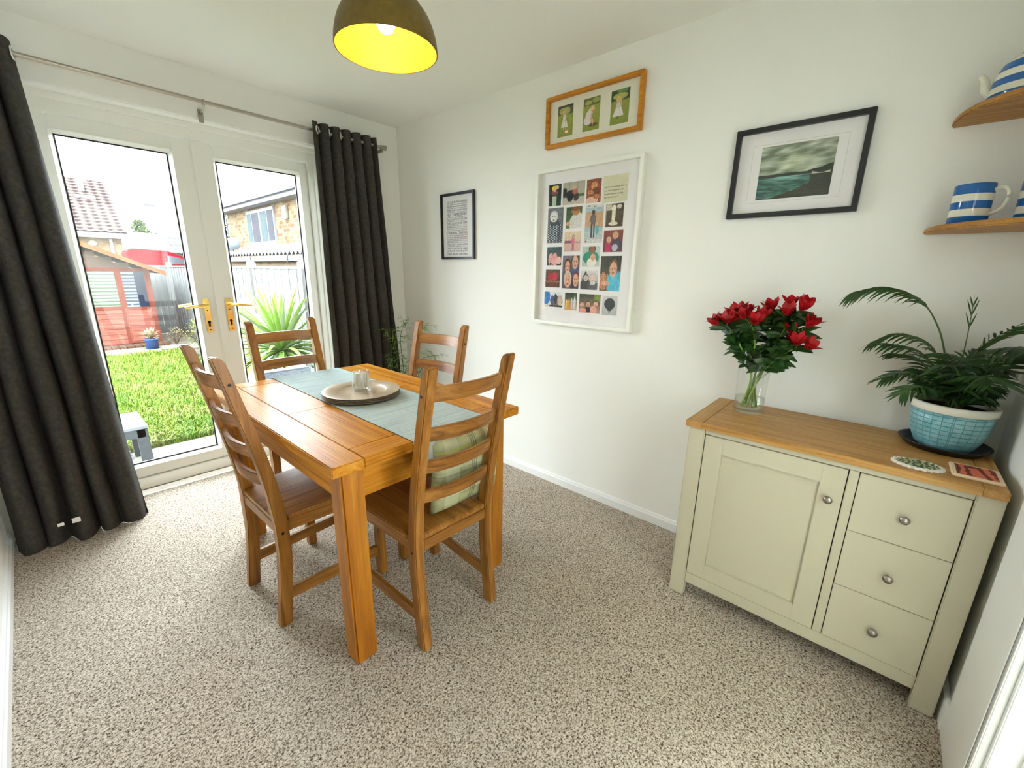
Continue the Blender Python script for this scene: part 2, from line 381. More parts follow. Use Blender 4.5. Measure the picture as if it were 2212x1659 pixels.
def french(name, x0, x1, gx0, gx1, side, label):
    root = thing(name, ((x0 + x1) / 2, YD, 0.1), label, 'door', None, 0, 'structure')
    z0, z1, gz0, gz1 = 0.099, 2.058, 0.178, 1.978
    y0, y1 = YD - 0.012, YD + 0.04
    m = MB(); m.box(x0, gx0 - 0.012, y0, y1, z0, z1); m.box(gx1 + 0.012, x1, y0, y1, z0, z1)
    m.box(gx0 - 0.012, gx1 + 0.012, y0, y1, gz1 + 0.012, z1); m.box(gx0 - 0.012, gx1 + 0.012, y0, y1, z0, gz0 - 0.012)
    m.build('sash_frame', MT['upvc'], root, bevel=0.004)
    # sloping glazing bead
    a = [(gx0 - 0.014, gz0 - 0.014), (gx1 + 0.014, gz0 - 0.014), (gx1 + 0.014, gz1 + 0.014), (gx0 - 0.014, gz1 + 0.014)]
    b = [(gx0 + 0.003, gz0 + 0.003), (gx1 - 0.003, gz0 + 0.003), (gx1 - 0.003, gz1 - 0.003), (gx0 + 0.003, gz1 - 0.003)]
    m = MB(); v = [(x, y0 - 0.001, z) for x, z in a] + [(x, YD + 0.012, z) for x, z in b]
    m.add(v, [(i, (i + 1) % 4, 4 + (i + 1) % 4, 4 + i) for i in range(4)])
    m.build('glazing_bead', MT['upvc'], root)
    m = MB(); e = 0.008
    for bx in ((gx0 - 0.002, gx0 + e + .002, gz0, gz1), (gx1 - e - .002, gx1 + 0.002, gz0, gz1), (gx0, gx1, gz0 - .002, gz0 + e + .003), (gx0, gx1, gz1 - e - .002, gz1 + .002)):
        m.box(bx[0], bx[1], YD + 0.012, YD + 0.022, bx[2], bx[3])
    m.build('rubber_seal', MT['gasket'], root)
    B(gx0 - 0.004, gx1 + 0.004, YD + 0.019, YD + 0.023, gz0 - 0.004, gz1 + 0.004).build('glass_pane', MT['pane'], root)
    hx = x1 - 0.033 if side > 0 else x0 + 0.033
    if side > 0: hx = -1.373
    else: hx = -1.252
    for (yy, sg) in ((y0, -1), (y1, 1)):
        m = MB(); m.box(hx - 0.0165, hx + 0.0165, yy, yy + sg * 0.009, 0.945, 1.157)
        hp = m.build('handle_plate', MT['gold'], root, bevel=0.003)
        m = MB(); m.tube([(hx, yy + sg * 0.008, 1.118), (hx, yy + sg * 0.05, 1.118)], 0.009, 14)
        d = -side
        m.tube([(hx, yy + sg * 0.05, 1.118), (hx + d * 0.03, yy + sg * 0.056, 1.117), (hx + d * 0.08, yy + sg * 0.056, 1.113), (hx + d * 0.122, yy + sg * 0.05, 1.108)], [0.0105, 0.0105, 0.009, 0.007], 12)
        m.build('lever', MT['gold'], hp)
        m = MB(); m.tube([(hx, yy + sg * 0.0085, 1.012), (hx, yy + sg * 0.0125, 1.012)], 0.0085, 16); m.box(hx - 0.005, hx + 0.005, yy + sg * 0.0085, yy + sg * 0.0125, 0.984, 1.012)
        m.build('lock_cylinder', MT['dark'], hp)
        m = MB(); m.tube([(hx, yy + sg * 0.0085, 1.085), (hx, yy + sg * 0.0105, 1.085)], 0.004, 10); m.tube([(hx, yy + sg * 0.0085, 0.962), (hx, yy + sg * 0.0105, 0.962)], 0.004, 10)
        m.build('plate_screws', MT['dark'], hp)
    return root
french('door_1', -1.955, -1.299, -1.888, -1.430, 1, 'left leaf of the white glazed garden doors with gold handle')
d2 = french('door_2', -1.297, -0.657, -1.204, -0.724, -1, 'right leaf of the white glazed garden doors with gold handle')
B(-1.325, -1.275, YD - 0.022, YD - 0.0125, 0.099, 2.058).build('meeting_strip', MT['upvc'], d2, bevel=0.004)

# ------------------------------------------------------------------ curtain pole and curtains
YR, ZR = -0.085, 2.217
t = thing('curtain_pole', (-1.28, YR, ZR - 0.04), 'thin bronze grey curtain pole across the top of the garden doors', 'curtain pole')
MB().tube([(-2.37, YR, ZR), (-0.205, YR, ZR)], 0.0095, 16).build('pole', MT['steel'], t)
MB().tube([(-0.205, YR, ZR), (-0.195, YR, ZR), (-0.160, YR, ZR)], [0.012, 0.014, 0.017], 20).build('finial', MT['steel'], t)
m = MB(); m.tube([(-1.281, YR, ZR), (-1.289, YR, ZR)], 0.014, 16)
m.tube([(-1.285, YR, ZR - 0.012), (-1.285, YR + 0.02, ZR - 0.03), (-1.285, -0.012, ZR - 0.035)], 0.006, 10)
m.box(-1.297, -1.273, -0.008, 0.0, ZR - 0.085, ZR - 0.02); m.build('bracket', MT['steel'], t)
m = MB(); m.box(-0.192, -0.180, -0.08, 0.0, ZR - 0.03, ZR - 0.012); m.build('bracket', MT['steel'], t)

def curtain(name, label, xt0, xt1, xb0, xb1, yb, amp_t, amp_b, nf, ph, rings, seed, zt=0.05):
    root = thing(name, ((xt0 + xt1) / 2, YR, 0.0), label, 'curtain', 'pair of charcoal eyelet curtains')
    rnd = random.Random(seed); jit = [rnd.uniform(-1, 1) for _ in range(nf * 2 + 4)]
    def F(u, v, off=0.0):
        z = 0.003 + (ZR + zt - 0.003) * v
        k = (1 - v)
        uu = u + 0.018 * math.sin(2 * PI * (u * 2.3 + seed)) * k
        x = (xt0 + (xt1 - xt0) * u) * v + (xb0 + (xb1 - xb0) * uu) * k
        a = 2 * PI * (nf * u) + ph
        j = jit[int(u * nf * 2) % len(jit)]
        A = amp_t * v + amp_b * k * (1 + 0.25 * math.sin(a * 0.37 + seed))
        s = math.sin(a + 0.35 * math.sin(3 * v + seed) * k); s = math.copysign(abs(s) ** 0.75, s)
        y = YR * v + yb * k + A * s + 0.012 * k * math.sin(5.1 * v * PI + a * 0.7)
        x += 0.012 * math.cos(a) * 1.0
        if z < 0.12: y -= 0.018 * (0.12 - z) / 0.12 * (1 + math.sin(a))
        return (x, y + off, z)
    m = MB(); nu = nf * 16
    m.grid(lambda u, v: F(u, v), nu, 34); m.grid(lambda u, v: F(u, v, 0.004), nu, 34)
    # hem, top and side edges
    for (v0) in (0.0, 1.0):
        m.add([F(i / nu, v0) for i in range(nu + 1)] + [F(i / nu, v0, 0.004) for i in range(nu + 1)], [(i, i + 1, nu + 2 + i, nu + 1 + i) for i in range(nu)])
    m.build('cloth', MT['curtain'], root)
    for u in rings:
        v = (ZR - 0.003) / (ZR + zt - 0.003)
        p = Vector(F(u, v)); q = Vector(F(u + 0.01, v)); q0 = Vector(F(u - 0.01, v)); tg = (q - q0).normalized(); n = Vector((-tg.y, tg.x, 0))
        if n.y > 0: n = -n
        mb = MB(); up = Vector((0, 0, 1))
        for k in range(24):
            pass
        def R(a, b):
            A = 2 * PI * a; Bq = 2 * PI * b; rr_ = 0.021 + 0.0055 * math.cos(Bq)
            return p + n * (0.002 + 0.004 * math.sin(Bq)) + (tg * math.cos(A) + up * math.sin(A)) * rr_
        mb.grid(R, 28, 8); mb.build('eyelet', MT['ring'], root)
    return root, F
cr, FR = curtain('curtain', 'charcoal grey eyelet curtain drawn open at the right of the garden doors', -0.700, -0.245, -0.715, -0.135, -0.095, 0.034, 0.048, 6, -PI / 2 - 0.55, [0.035, 0.21, 0.375], 3, 0.046)
cl, FL = curtain('curtain', 'near black eyelet curtain drawn open at the left edge of the garden doors', -2.335, -1.965, -2.362, -1.885, -0.180, 0.034, 0.050, 5, PI / 2, [0.95], 8, 0.052)
for bx_ in ((-2.165, -2.135, -0.262, -0.2585, 0.115, 0.14), (-2.215, -2.192, -0.262, -0.2585, 0.118, 0.134)):
    lab(B(*bx_).build('care_label', MT['mount'], cl, bevel=0.001), 'small white care label near the hem')

# ------------------------------------------------------------------ pendant lamp
LX, LY, LZ, LR = -1.198, -1.72, 2.03, 0.161
t = thing('pendant_lamp', (LX, LY, LZ), 'lit dome pendant lamp, dark bronze outside and gold inside, above the dining table', 'lamp')
prof = [(LR * math.cos(a) if a < PI / 2 - 0.01 else 0.012, 0.172 * math.sin(a)) for a in [PI / 2 * i / 18 for i in range(19)]]
m = MB(); m.lathe(prof, (LX, LY, LZ), 72); m.lathe([(LR, 0.0), (LR - 0.0025, -0.0005)], (LX, LY, LZ), 72); m.build('lamp_shade', MT['shade_out'], t)
m = MB(); m.lathe([(max(0.008, r - 0.0035), z if i == 0 else z - 0.003) for i, (r, z) in enumerate(prof)], (LX, LY, LZ), 72); lab(m.build('shade_lining', MT['shade_in'], t), 'bright gold inside of the shade')
m = MB(); bz = LZ + 0.105
m.lathe([(0.0135, 0.045), (0.0145, 0.03), (0.024, 0.006), (0.030, -0.018), (0.0295, -0.032), (0.022, -0.048), (0.010, -0.056), (0.0005, -0.0575)], (LX, LY, bz), 28)
m.build('bulb', MT['bulb'], t)
MB().tube([(LX, LY, bz + 0.04), (LX, LY, LZ + 0.185)], 0.019, 20).build('lamp_holder', MT['cable'], t)
MB().tube([(LX, LY, LZ + 0.18), (LX, LY, H - 0.03)], 0.0035, 8).build('cable', MT['cable'], t)
MB().lathe([(0.001, -0.035), (0.03, -0.032), (0.048, -0.012), (0.05, 0.0)], (LX, LY, H), 32).build('ceiling_rose', MT['shade_out'], t)

# ------------------------------------------------------------------ dining table
TX0, TX1, TY0, TY1, TZ = -1.618, -0.786, -1.960, -0.720, 0.788
t = thing('dining_table', ((TX0 + TX1) / 2, (TY0 + TY1) / 2, 0), 'chunky honey oak dining table with square legs', 'table')
g = 0.0008; tb = TZ - 0.036
sw = 0.104; eb = 0.100
B(TX0, TX0 + sw - g, TY0, TY1, tb, TZ).build('long_board', MT['oak_y'], t, bevel=0.003); B(TX1 - sw + g, TX1, TY0, TY1, tb, TZ).build('long_board', MT['oak_y'], t, bevel=0.003)
xm = [(TX0 + sw, TX0 + sw + 0.205), (TX0 + sw + 0.205, TX1 - sw - 0.205), (TX1 - sw - 0.205, TX1 - sw)]
ys = [TY0 + eb, -1.378, -1.05, TY1 - eb]
for i, (a, b) in enumerate(xm):
    if i == 1: B(a, b, ys[0] + g, ys[3] - g, tb, TZ).build('centre_board', MT['oak_y'], t, bevel=0.0015)
    else:
        yc = -1.377 if i == 0 else -1.33
        B(a, b, ys[0] + g, yc - g * .6, tb, TZ).build('centre_board', MT['oak_y'], t, bevel=0.0015); B(a, b, yc + g * .6, ys[3] - g, tb, TZ).build('centre_board', MT['oak_y'], t, bevel=0.0015)
B(TX0 + sw, TX1 - sw, TY0, ys[0] - g, tb, TZ).build('end_board', MT['oak_x'], t, bevel=0.003); B(TX0 + sw, TX1 - sw, ys[3] + g, TY1, tb, TZ).build('end_board', MT['oak_x'], t, bevel=0.003)
ins, lw = 0.043, 0.080
for sx in (0, 1):
    for sy in (0, 1):
        x0 = TX0 + ins if sx == 0 else TX1 - ins - lw; y0 = TY0 + ins if sy == 0 else TY1 - ins - lw
        B(x0, x0 + lw, y0, y0 + lw, 0, tb - 0.0005).build('leg', MT['oak_z'], t, bevel=0.007)
az0, az1 = 0.628, tb - 0.0006; q = ins + 0.012
x0, x1, y0, y1 = TX0 + q, TX1 - q, TY0 + q, TY1 - q; lx = TX0 + ins + lw; rx = TX1 - ins - lw; ny = TY0 + ins + lw; fy = TY1 - ins - lw
B(lx, rx, y0, y0 + 0.022, az0, az1).build('apron', MT['oak_x'], t, bevel=0.002)
B(lx, rx, y1 - 0.022, y1, az0, az1).build('apron', MT['oak_x'], t, bevel=0.002)
B(x0, x0 + 0.022, ny, fy, az0, az1).build('apron', MT['oak_y'], t, bevel=0.002)
B(x1 - 0.022, x1, ny, fy, az0, az1).build('apron', MT['oak_y'], t, bevel=0.002)

# table runner
rn = NT('pale_blue_linen'); rn.pr(0.85, 0, 0.2)
v = rn.coord((1, 1, 1)); f = rn.noise(rn.coord((6, 160, 6)), 1.0, 3)
base = rn.ramp(f, [(0.35, S(158, 178, 180)), (0.65, S(186, 202, 200))])
wv = rn.new('ShaderNodeTexBrick'); rn.link(v, wv.inputs[0]); wv.offset = 0.0
for k_, c_ in (('Color1', (1, 1, 1)), ('Color2', (1, 1, 1)), ('Mortar', (0.80, 0.82, 0.80))): wv.inputs[k_].default_value = c4(c_)
wv.inputs['Scale'].default_value = 6.0; wv.inputs['Mortar Size'].default_value = 0.012; wv.inputs['Brick Width'].default_value = 1.1; wv.inputs['Row Height'].default_value = 1.3
rn.color(rn.mix(1.0, base, wv.outputs[0], 'MULTIPLY')); rn.bump(f, 0.25, 0.001)
MT['runner'] = rn.m
def runner():
    x0, x1 = -1.335, -0.977; m = MB()
    path = [(TY1 + 0.004, TZ - 0.10), (TY1 + 0.005, TZ - 0.02), (TY1 + 0.001, TZ + 0.0015)]
    for k in range(15): path.append((TY1 - 0.004 + (TY0 - TY1 + 0.008) * k / 14, TZ + 0.0022))
    path += [(TY0 - 0.001, TZ + 0.0015), (TY0 - 0.004, TZ - 0.012), (TY0 - 0.0055, TZ - 0.03), (TY0 - 0.0055, TZ - 0.06), (TY0 - 0.0055, TZ - 0.11)]
    n = len(path); vs = []
    for (dy, dz) in ((0, 0), (0.0, -0.0016)):
        for i, (y, z) in enumerate(path):
            for x in (x0, x1):
                oy = 0.0
                if dz and i < 2: oy = -0.0016
                if dz and i > n - 4: oy = 0.0016
                vs.append((x + 0.0012 * math.sin(i * 2.1 + x * 9), y + oy, z + (dz if oy == 0 else 0)))
    fs = []
    for L in (0, 1):
        for i in range(n - 1):
            a = L * 2 * n + i * 2; fs.append((a, a + 1, a + 3, a + 2))
    for i in range(n - 1):
        a = i * 2; b = a + 2 * n; fs += [(a, a + 2, b + 2, b), (a + 1, a + 3, b + 3, b + 1)]
    fs += [(0, 1, 2 * n + 1, 2 * n), (2 * n - 2, 2 * n - 1, 4 * n - 1, 4 * n - 2)]
    m.add(vs, fs, False)
    o = m.build('cloth', MT['runner'], None)
    # dark stitched edge
    o.name = 'table_runner'
    tag(o, 'pale blue linen runner laid along the middle of the dining table', 'table runner')
    e = MB()
    for x in (x0 - 0.0012, x1 + 0.0012):
        e.tube([(x, y, z - 0.0006) for y, z in path], 0.0011, 5)
    lab(e.build('edge_binding', plain('dark_edge_thread', S(96, 66, 40), 0.8), o), 'thin dark edging')
runner()

# charger plates and the candle glass
PX, PY = -1.174, -1.345
zp = TZ + 0.0030
def charger(z, label):
    prof = [(0.0005, 0.003), (0.062, 0.003), (0.100, 0.0030), (0.106, 0.0062), (0.111, 0.0098), (0.165, 0.0108), (0.1685, 0.0105), (0.1695, 0.0088), (0.1675, 0.0072), (0.115, 0.0045), (0.104, 0.0004), (0.0005, 0.0)]
    m = MB(); m.lathe(prof[:7], (PX, PY, z), 72); m.mat(1); m.lathe(prof[6:], (PX, PY, z), 72)
    return tag(m.build('charger_plate', [MT['plate'], MT['plate_under']], None), label, 'plate', 'stacked charger plates')
for k, s_ in enumerate(['champagne charger plate at the bottom of the stack, lying on the runner', 'champagne charger plate, second from the bottom of the stack',
                        'champagne charger plate, second from the top of the stack', 'champagne charger plate on top of the stack, under the candle glass']):
    charger(zp + k * 0.0062, s_)
zg = zp + 3 * 0.0062 + 0.0036
GX, GY = -1.166, -1.335
t = thing('candle_holder', (GX, GY, zg), 'clear swirled glass candle holder on top of the plates', 'candle holder')
def fl(r, z, a):
    return r + 0.0026 * math.sin(16 * a + z * 60)
m = MB(); m.lathe([(0.001, 0.0), (0.036, 0.0), (0.0405, 0.004), (0.0405, 0.014), (0.039, 0.03), (0.0365, 0.055), (0.0335, 0.083), (0.0325, 0.090)], (GX, GY, zg), 112, fl)
m.lathe([(0.0325, 0.090), (0.0300, 0.0915), (0.0285, 0.089), (0.0295, 0.05), (0.0295, 0.018), (0.001, 0.014)], (GX, GY, zg), 112)
m.build('glass_cup', MT['thickglass'], t, weld=True)
m = MB(); m.lathe([(0.001, 0.0), (0.0265, 0.0), (0.0255, 0.064), (0.023, 0.066), (0.001, 0.0655)], (GX, GY, zg + 0.0155), 32); m.tube([(GX, GY, zg + 0.080), (GX, GY + 0.001, zg + 0.087)], 0.0009, 6)
lab(m.build('candle', MT['candle'], t), 'white wax candle')

# ------------------------------------------------------------------ dining chairs
def back_edge(z):
    P = [(0, 0.0), (0.16, 0.018), (0.30, 0.031), (0.43, 0.031), (0.54, 0.022), (0.68, 0.002), (0.88, -0.040), (0.98, -0.062), (1.075, -0.084)]
    for (a, b), (c, d) in zip(P, P[1:]):
        if z <= c: return b + (d - b) * (z - a) / (c - a)
    return P[-1][1]
def depth_at(z): return 0.045 - 0.010 * max(0, (z - 0.45)) / 0.62
Y0 = -0.235
def make_chair(label):
    root = thing('dining_chair', (0, 0, 0), label, 'chair', 'dining chairs around the oak table')
    zs = [0, 0.08, 0.16, 0.23, 0.30, 0.37, 0.43, 0.49, 0.56, 0.64, 0.72, 0.80, 0.88, 0.96, 1.02, 1.058]
    for sx in (-1, 1):
        back = [(Y0 + back_edge(z), z) for z in zs]; front = [(Y0 + back_edge(z) + depth_at(z), z) for z in zs]
        yt = Y0 + back_edge(1.075)
        top = [(yt, 1.075), (yt + 0.016, 1.077), (yt + 0.028, 1.070)]
        poly = back + top + front[::-1]
        x = sx * 0.166
        lg = MB().prism(poly, 0, x - 0.019, x + 0.019).build('back_leg', MT['pine_z'], root, bevel=0.004)
        for zz in (0.983, 0.395):
            yy = Y0 + back_edge(zz) + 0.020; MB().tube([(sx * 0.1845, yy, zz), (sx * 0.1858, yy, zz)], 0.0055, 12).build('screw_hole', MT['dark'], lg, local=True)
        x = sx * 0.189
        B(x - 0.019, x + 0.019, 0.188, 0.226, 0, 0.436).build('front_leg', MT['pine_z'], root, bevel=0.004)
        # side rail and stretcher (slightly splayed)
        for (nm, z0, z1, th) in (('side_rail', 0.392, 0.436, 0.020), ('stretcher', 0.100, 0.148, 0.017)):
            ya, yb = Y0 + back_edge(z0) + 0.040, 0.190
            xa, xb = sx * 0.168, sx * 0.188
            v = []
            for z in (z0, z1):
                v += [(xa - th / 2, ya, z), (xa + th / 2, ya, z), (xb + th / 2, yb, z), (xb - th / 2, yb, z)]
            MB().add(v, [(0, 3, 2, 1), (4, 5, 6, 7), (0, 1, 5, 4), (1, 2, 6, 5), (2, 3, 7, 6), (3, 0, 4, 7)]).build(nm, MT['pine_y'], root, bevel=0.002)
    B(-0.168, 0.168, 0.196, 0.216, 0.392, 0.436).build('front_rail', MT['pine_x'], root, bevel=0.002)
    B(-0.146, 0.146, Y0 + 0.034, Y0 + 0.054, 0.392, 0.436).build('rear_rail', MT['pine_x'], root, bevel=0.002)
    yr = Y0 + 0.034; yn = Y0 + 0.031 + 0.047
    out = [(-0.1455, yr), (0.1455, yr), (0.1455, yn), (0.190, yn), (0.213, 0.232), (0.205, 0.240), (-0.205, 0.240), (-0.213, 0.232), (-0.190, yn), (-0.1455, yn)]
    MB().prism(out, 2, 0.4365, 0.4600).build('seat', MT['pine_y'], root, bevel=0.004)
    for (zt, h) in ((1.010, 0.053), (0.868, 0.050), (0.747, 0.050), (0.632, 0.050)):
        z0 = zt - h; m = MB(); n = 14; v = []
        for i in range(n + 1):
            s_ = -1 + 2 * i / n; x = s_ * 0.1475; bow = -0.026 * (1 - s_ * s_)
            for (zz, oo) in ((z0, 0.010), (z0, 0.027), (zt, 0.027), (zt, 0.010)):
                v.append((x, Y0 + back_edge(zz) + oo + bow, zz))
        f = []
        for i in range(n):
            a = i * 4; b = a + 4
            for k in range(4): f.append((a + k, a + (k + 1) % 4, b + (k + 1) % 4, b + k))
        f += [(3, 2, 1, 0), (n * 4, n * 4 + 1, n * 4 + 2, n * 4 + 3)]
        m.add(v, f); o = m.build('back_slat', MT['pine_x'], root, bevel=0.003)
    return root
chA = make_chair('ladder back wooden chair at the left side of the table, beside its near leg')
def place(o, x, y, rz, label=None):
    o.location = (x, y, 0); o.rotation_euler = (0, 0, rz)
    if label: o['label'] = label
chB = copy_tree(chA); chC = copy_tree(chA); chD = copy_tree(chA)
place(chA, -1.459, -1.360, math.radians(-89))
place(chB, -1.193, -1.815, math.radians(-1.6), 'ladder back chair at the near end of the table with a checked cushion')
place(chC, -1.193, -0.880, math.radians(182.5), 'ladder back chair at the far end of the table, before the garden doors')
place(chD, -0.944, -1.317, math.radians(98), 'ladder back chair at the right side of the table, nearest the picture wall')

# cushion
cu = NT('checked_wool'); cu.pr(0.9, 0, 0.15)
tc = cu.new('ShaderNodeTexCoord'); sp = cu.new('ShaderNodeSeparateXYZ'); cu.link(tc.outputs['Object'], sp.inputs[0])
def band(axis, c0, wd):
    a = cu.new('ShaderNodeMath', operation='SUBTRACT'); a.inputs[1].default_value = c0; cu.link(sp.outputs[axis], a.inputs[0])
    b = cu.new('ShaderNodeMath', operation='ABSOLUTE'); cu.link(a.outputs[0], b.inputs[0])
    c = cu.new('ShaderNodeMath', operation='LESS_THAN'); c.inputs[1].default_value = wd; cu.link(b.outputs[0], c.inputs[0]); return c.outputs[0]
fv = cu.noise(cu.coord((1, 1, 1)), 16, 2)
col = cu.ramp(fv, [(0.4, S(150, 152, 112)), (0.6, S(176, 178, 138))])
for ax_, c_, w_, cc in ((2, -0.055, 0.022, S(206, 208, 178)), (2, 0.06, 0.03, S(198, 200, 160)), (0, -0.09, 0.03, S(196, 200, 166)), (0, 0.10, 0.028, S(200, 204, 172)), (2, 0.105, 0.004, S(190, 196, 60)), (2, -0.02, 0.003, S(190, 196, 90)),
                         (0, 0.008, 0.0022, S(70, 80, 84)), (0, -0.002, 0.0022, S(70, 80, 84)), (0, 0.018, 0.0022, S(70, 80, 84)), (2, 0.01, 0.002, S(120, 128, 116)), (0, 0.10, 0.0015, S(110, 120, 112))):
    col = cu.mix(band(ax_, c_, w_), col, cu.mix(0.6, col, cc))
cu.color(col); cu.bump(cu.noise(cu.coord(), 700, 2), 0.3, 0.001); MT['cushion'] = cu.m
def cushion():
    m = MB(); n = 22; wd, ht, th = 0.335, 0.30, 0.040
    def F(sg):
        def f(u, v):
            a, b = u * 2 - 1, v * 2 - 1
            k = max(0.0, (1 - abs(a) ** 2.6) * (1 - abs(b) ** 2.6)) ** 0.42
            x = a * wd / 2 * (1 - 0.05 * (1 - abs(b)) * abs(a)); z = b * ht / 2 * (1 - 0.05 * (1 - abs(a)) * abs(b))
            return (x, sg * th * k * (1 + 0.08 * math.sin(7 * u + 4 * v)), z)
        return f
    m.grid(F(1), n, n); m.grid(F(-1), n, n)
    o = m.build('cushion', MT['cushion'], None, weld=True, base=False)
    tag(o, 'green and cream checked cushion standing on the near end chair', 'cushion')
    o.rotation_euler = (math.radians(4), 0, math.radians(-2)); o.location = (-1.096, -1.959, 0.6135)
cushion()

# ------------------------------------------------------------------ sideboard
SX, SY0, SY1, ST = -0.448, -2.570, -3.418, 0.794
t = thing('sideboard', (-0.24, -2.994, 0), 'low sage grey sideboard with oak top, one door and three drawers', 'sideboard')
MS = MT['sage']
B(SX - 0.013, -0.030, SY1 + 0.001, SY1 + 0.0505, ST - 0.025, ST).build('worktop_end', MT['topwood_x'], t, bevel=0.0015)
B(SX - 0.013, -0.030, SY0 - 0.0495, SY0 + 0.012, ST - 0.025, ST).build('worktop_end', MT['topwood_x'], t, bevel=0.0015)
B(SX - 0.013, -0.030, SY1 + 0.051, SY0 - 0.050, ST - 0.025, ST).build('worktop', MT['topwood'], t, bevel=0.0015)
for (ya, yb) in ((SY0 - 0.060, SY0), (SY1, SY1 + 0.058)):
    for (xa, xb) in ((SX, SX + 0.035), (-0.075, -0.040)):
        B(xa, xb, ya, yb, 0, ST - 0.0255).build('leg', MS, t, bevel=0.003)
m = MB(); m.box(SX + 0.035, -0.075, SY0 - 0.018, SY0 - 0.002, 0.07, ST - 0.026); m.box(SX + 0.035, -0.075, SY1 + 0.002, SY1 + 0.018, 0.07, ST - 0.026)
m.box(SX + 0.03, -0.045, SY1 + 0.02, SY0 - 0.02, 0.085, 0.10); m.box(-0.05, -0.042, SY1 + 0.02, SY0 - 0.02, 0.07, ST - 0.026)
m.build('cabinet_body', MS, t)
yL, yR = SY0 - 0.061, SY1 + 0.059
B(SX + 0.003, SX + 0.021, yR, yL, 0.068, 0.118).build('bottom_rail', MS, t, bevel=0.0015)
B(SX + 0.003, SX + 0.021, yR, yL, 0.748, ST - 0.026).build('top_rail', MS, t, bevel=0.0015)
B(SX + 0.003, SX + 0.021, -3.1065, -3.081, 0.119, 0.747).build('divider', MS, t, bevel=0.0015)
B(SX + 0.026, SX + 0.03, yR, yL, 0.10, 0.76).build('carcass_shadow_gap', MT['dark'], t)
def knob(par, y, z):
    m = MB(); prof = [(0.0045, 0.0), (0.0045, 0.009), (0.012, 0.014), (0.0135, 0.018), (0.012, 0.0225), (0.006, 0.025), (0.0005, 0.0255)]
    vs = []; seg = 24
    for (r, h) in prof:
        for k in range(seg): vs.append((SX - 0.0005 - h, y + r * math.cos(2 * PI * k / seg), z + r * math.sin(2 * PI * k / seg)))
    m.add(vs, [(i * seg + k, i * seg + (k + 1) % seg, (i + 1) * seg + (k + 1) % seg, (i + 1) * seg + k) for i in range(len(prof) - 1) for k in range(seg)], True)
    m.build('knob', MT['oldsteel'], par)
dy0, dy1, dz0, dz1 = -3.078, -2.634, 0.1205, 0.7455
m = MB(); fr = 0.066
m.box(SX, SX + 0.018, dy0, dy0 + fr, dz0, dz1); m.box(SX, SX + 0.018, dy1 - fr, dy1, dz0, dz1)
m.box(SX, SX + 0.018, dy0 + fr, dy1 - fr, dz0, dz0 + fr); m.box(SX, SX + 0.018, dy0 + fr, dy1 - fr, dz1 - fr, dz1)
door = m.build('door', MS, t, bevel=0.001)
B(SX + 0.011, SX + 0.017, dy0 + fr - 0.002, dy1 - fr + 0.002, dz0 + fr - 0.002, dz1 - fr + 0.002).build('door_panel', MS, door)
knob(door, -3.043, 0.631)
for (za, zb, kz) in ((0.5425, 0.7455, 0.637), (0.3345, 0.5405, 0.427), (0.1205, 0.3325, 0.219)):
    d = B(SX, SX + 0.018, yR + 0.0025, -3.109, za, zb).build('drawer', MS, t, bevel=0.001)
    knob(d, -3.233, kz)

# things on the sideboard --------------------------------------------------
# vase with water
VX, VY, VZ = -0.165, -2.708, ST + 0.0005
t = thing('flower_vase', (VX, VY, VZ), 'tall clear straight glass vase at the left end of the sideboard', 'vase')
m = MB(); m.lathe([(0.0005, 0.0), (0.054, 0.0), (0.056, 0.002), (0.0575, 0.13), (0.0605, 0.258), (0.0595, 0.2595), (0.0580, 0.258), (0.0550, 0.13), (0.0535, 0.020), (0.050, 0.016), (0.0005, 0.015)], (VX, VY, VZ), 64)
m.build('glass', MT['vase'], t, weld=True)
m = MB(); m.lathe([(0.0005, 0.0165), (0.0495, 0.0170), (0.0530, 0.021), (0.0535, 0.062), (0.0005, 0.062)], (VX, VY, VZ), 64)
m.build('water', MT['water'], t, weld=True)
# alstroemeria: each stem with its leaves and blossoms
def spline(pts, n):
    pts = [Vector(p) for p in pts]; out = []; P = [pts[0]] + pts + [pts[-1]]
    for i in range(1, len(P) - 2):
        for k in range(n):
            s_ = k / n; a, b, c, d = P[i - 1], P[i], P[i + 1], P[i + 2]
            out.append(0.5 * ((2 * b) + (c - a) * s_ + (2 * a - 5 * b + 4 * c - d) * s_ * s_ + (3 * b - a - 3 * c + d) * s_ ** 3))
    out.append(pts[-1]); return out
def blossom(m, c, d, r):
    d = Vector(d).normalized(); a = d.cross(Vector((0.3, 0.2, 1))).normalized(); b = d.cross(a)
    for k in range(6):
        an = 2 * PI * k / 6 + random.uniform(-.15, .15); out = (a * math.cos(an) + b * math.sin(an))
        sp_ = 0.62 if k % 2 else 0.82
        base = Vector(c); vs = []; n = 5; wid = r * (0.52 if k % 2 else 0.40)
        side = d.cross(out).normalized()
        for i in range(n + 1):
            s_ = i / n
            p = base + d * (r * 1.35 * s_) + out * (r * sp_ * (s_ ** 1.4) * 1.3) 
            wd = wid * math.sin(PI * (0.1 + 0.82 * s_)) ** 0.9
            if i == n: wd *= 0.4
            vs += [p - side * wd - out * -0.12 * wd, p + out * 0.1 * wd, p + side * wd + out * 0.12 * wd]
        fs = []
        for i in range(n):
            q = i * 3; fs += [(q, q + 1, q + 4, q + 3), (q + 1, q + 2, q + 5, q + 4)]
        m.add(vs, fs, True)
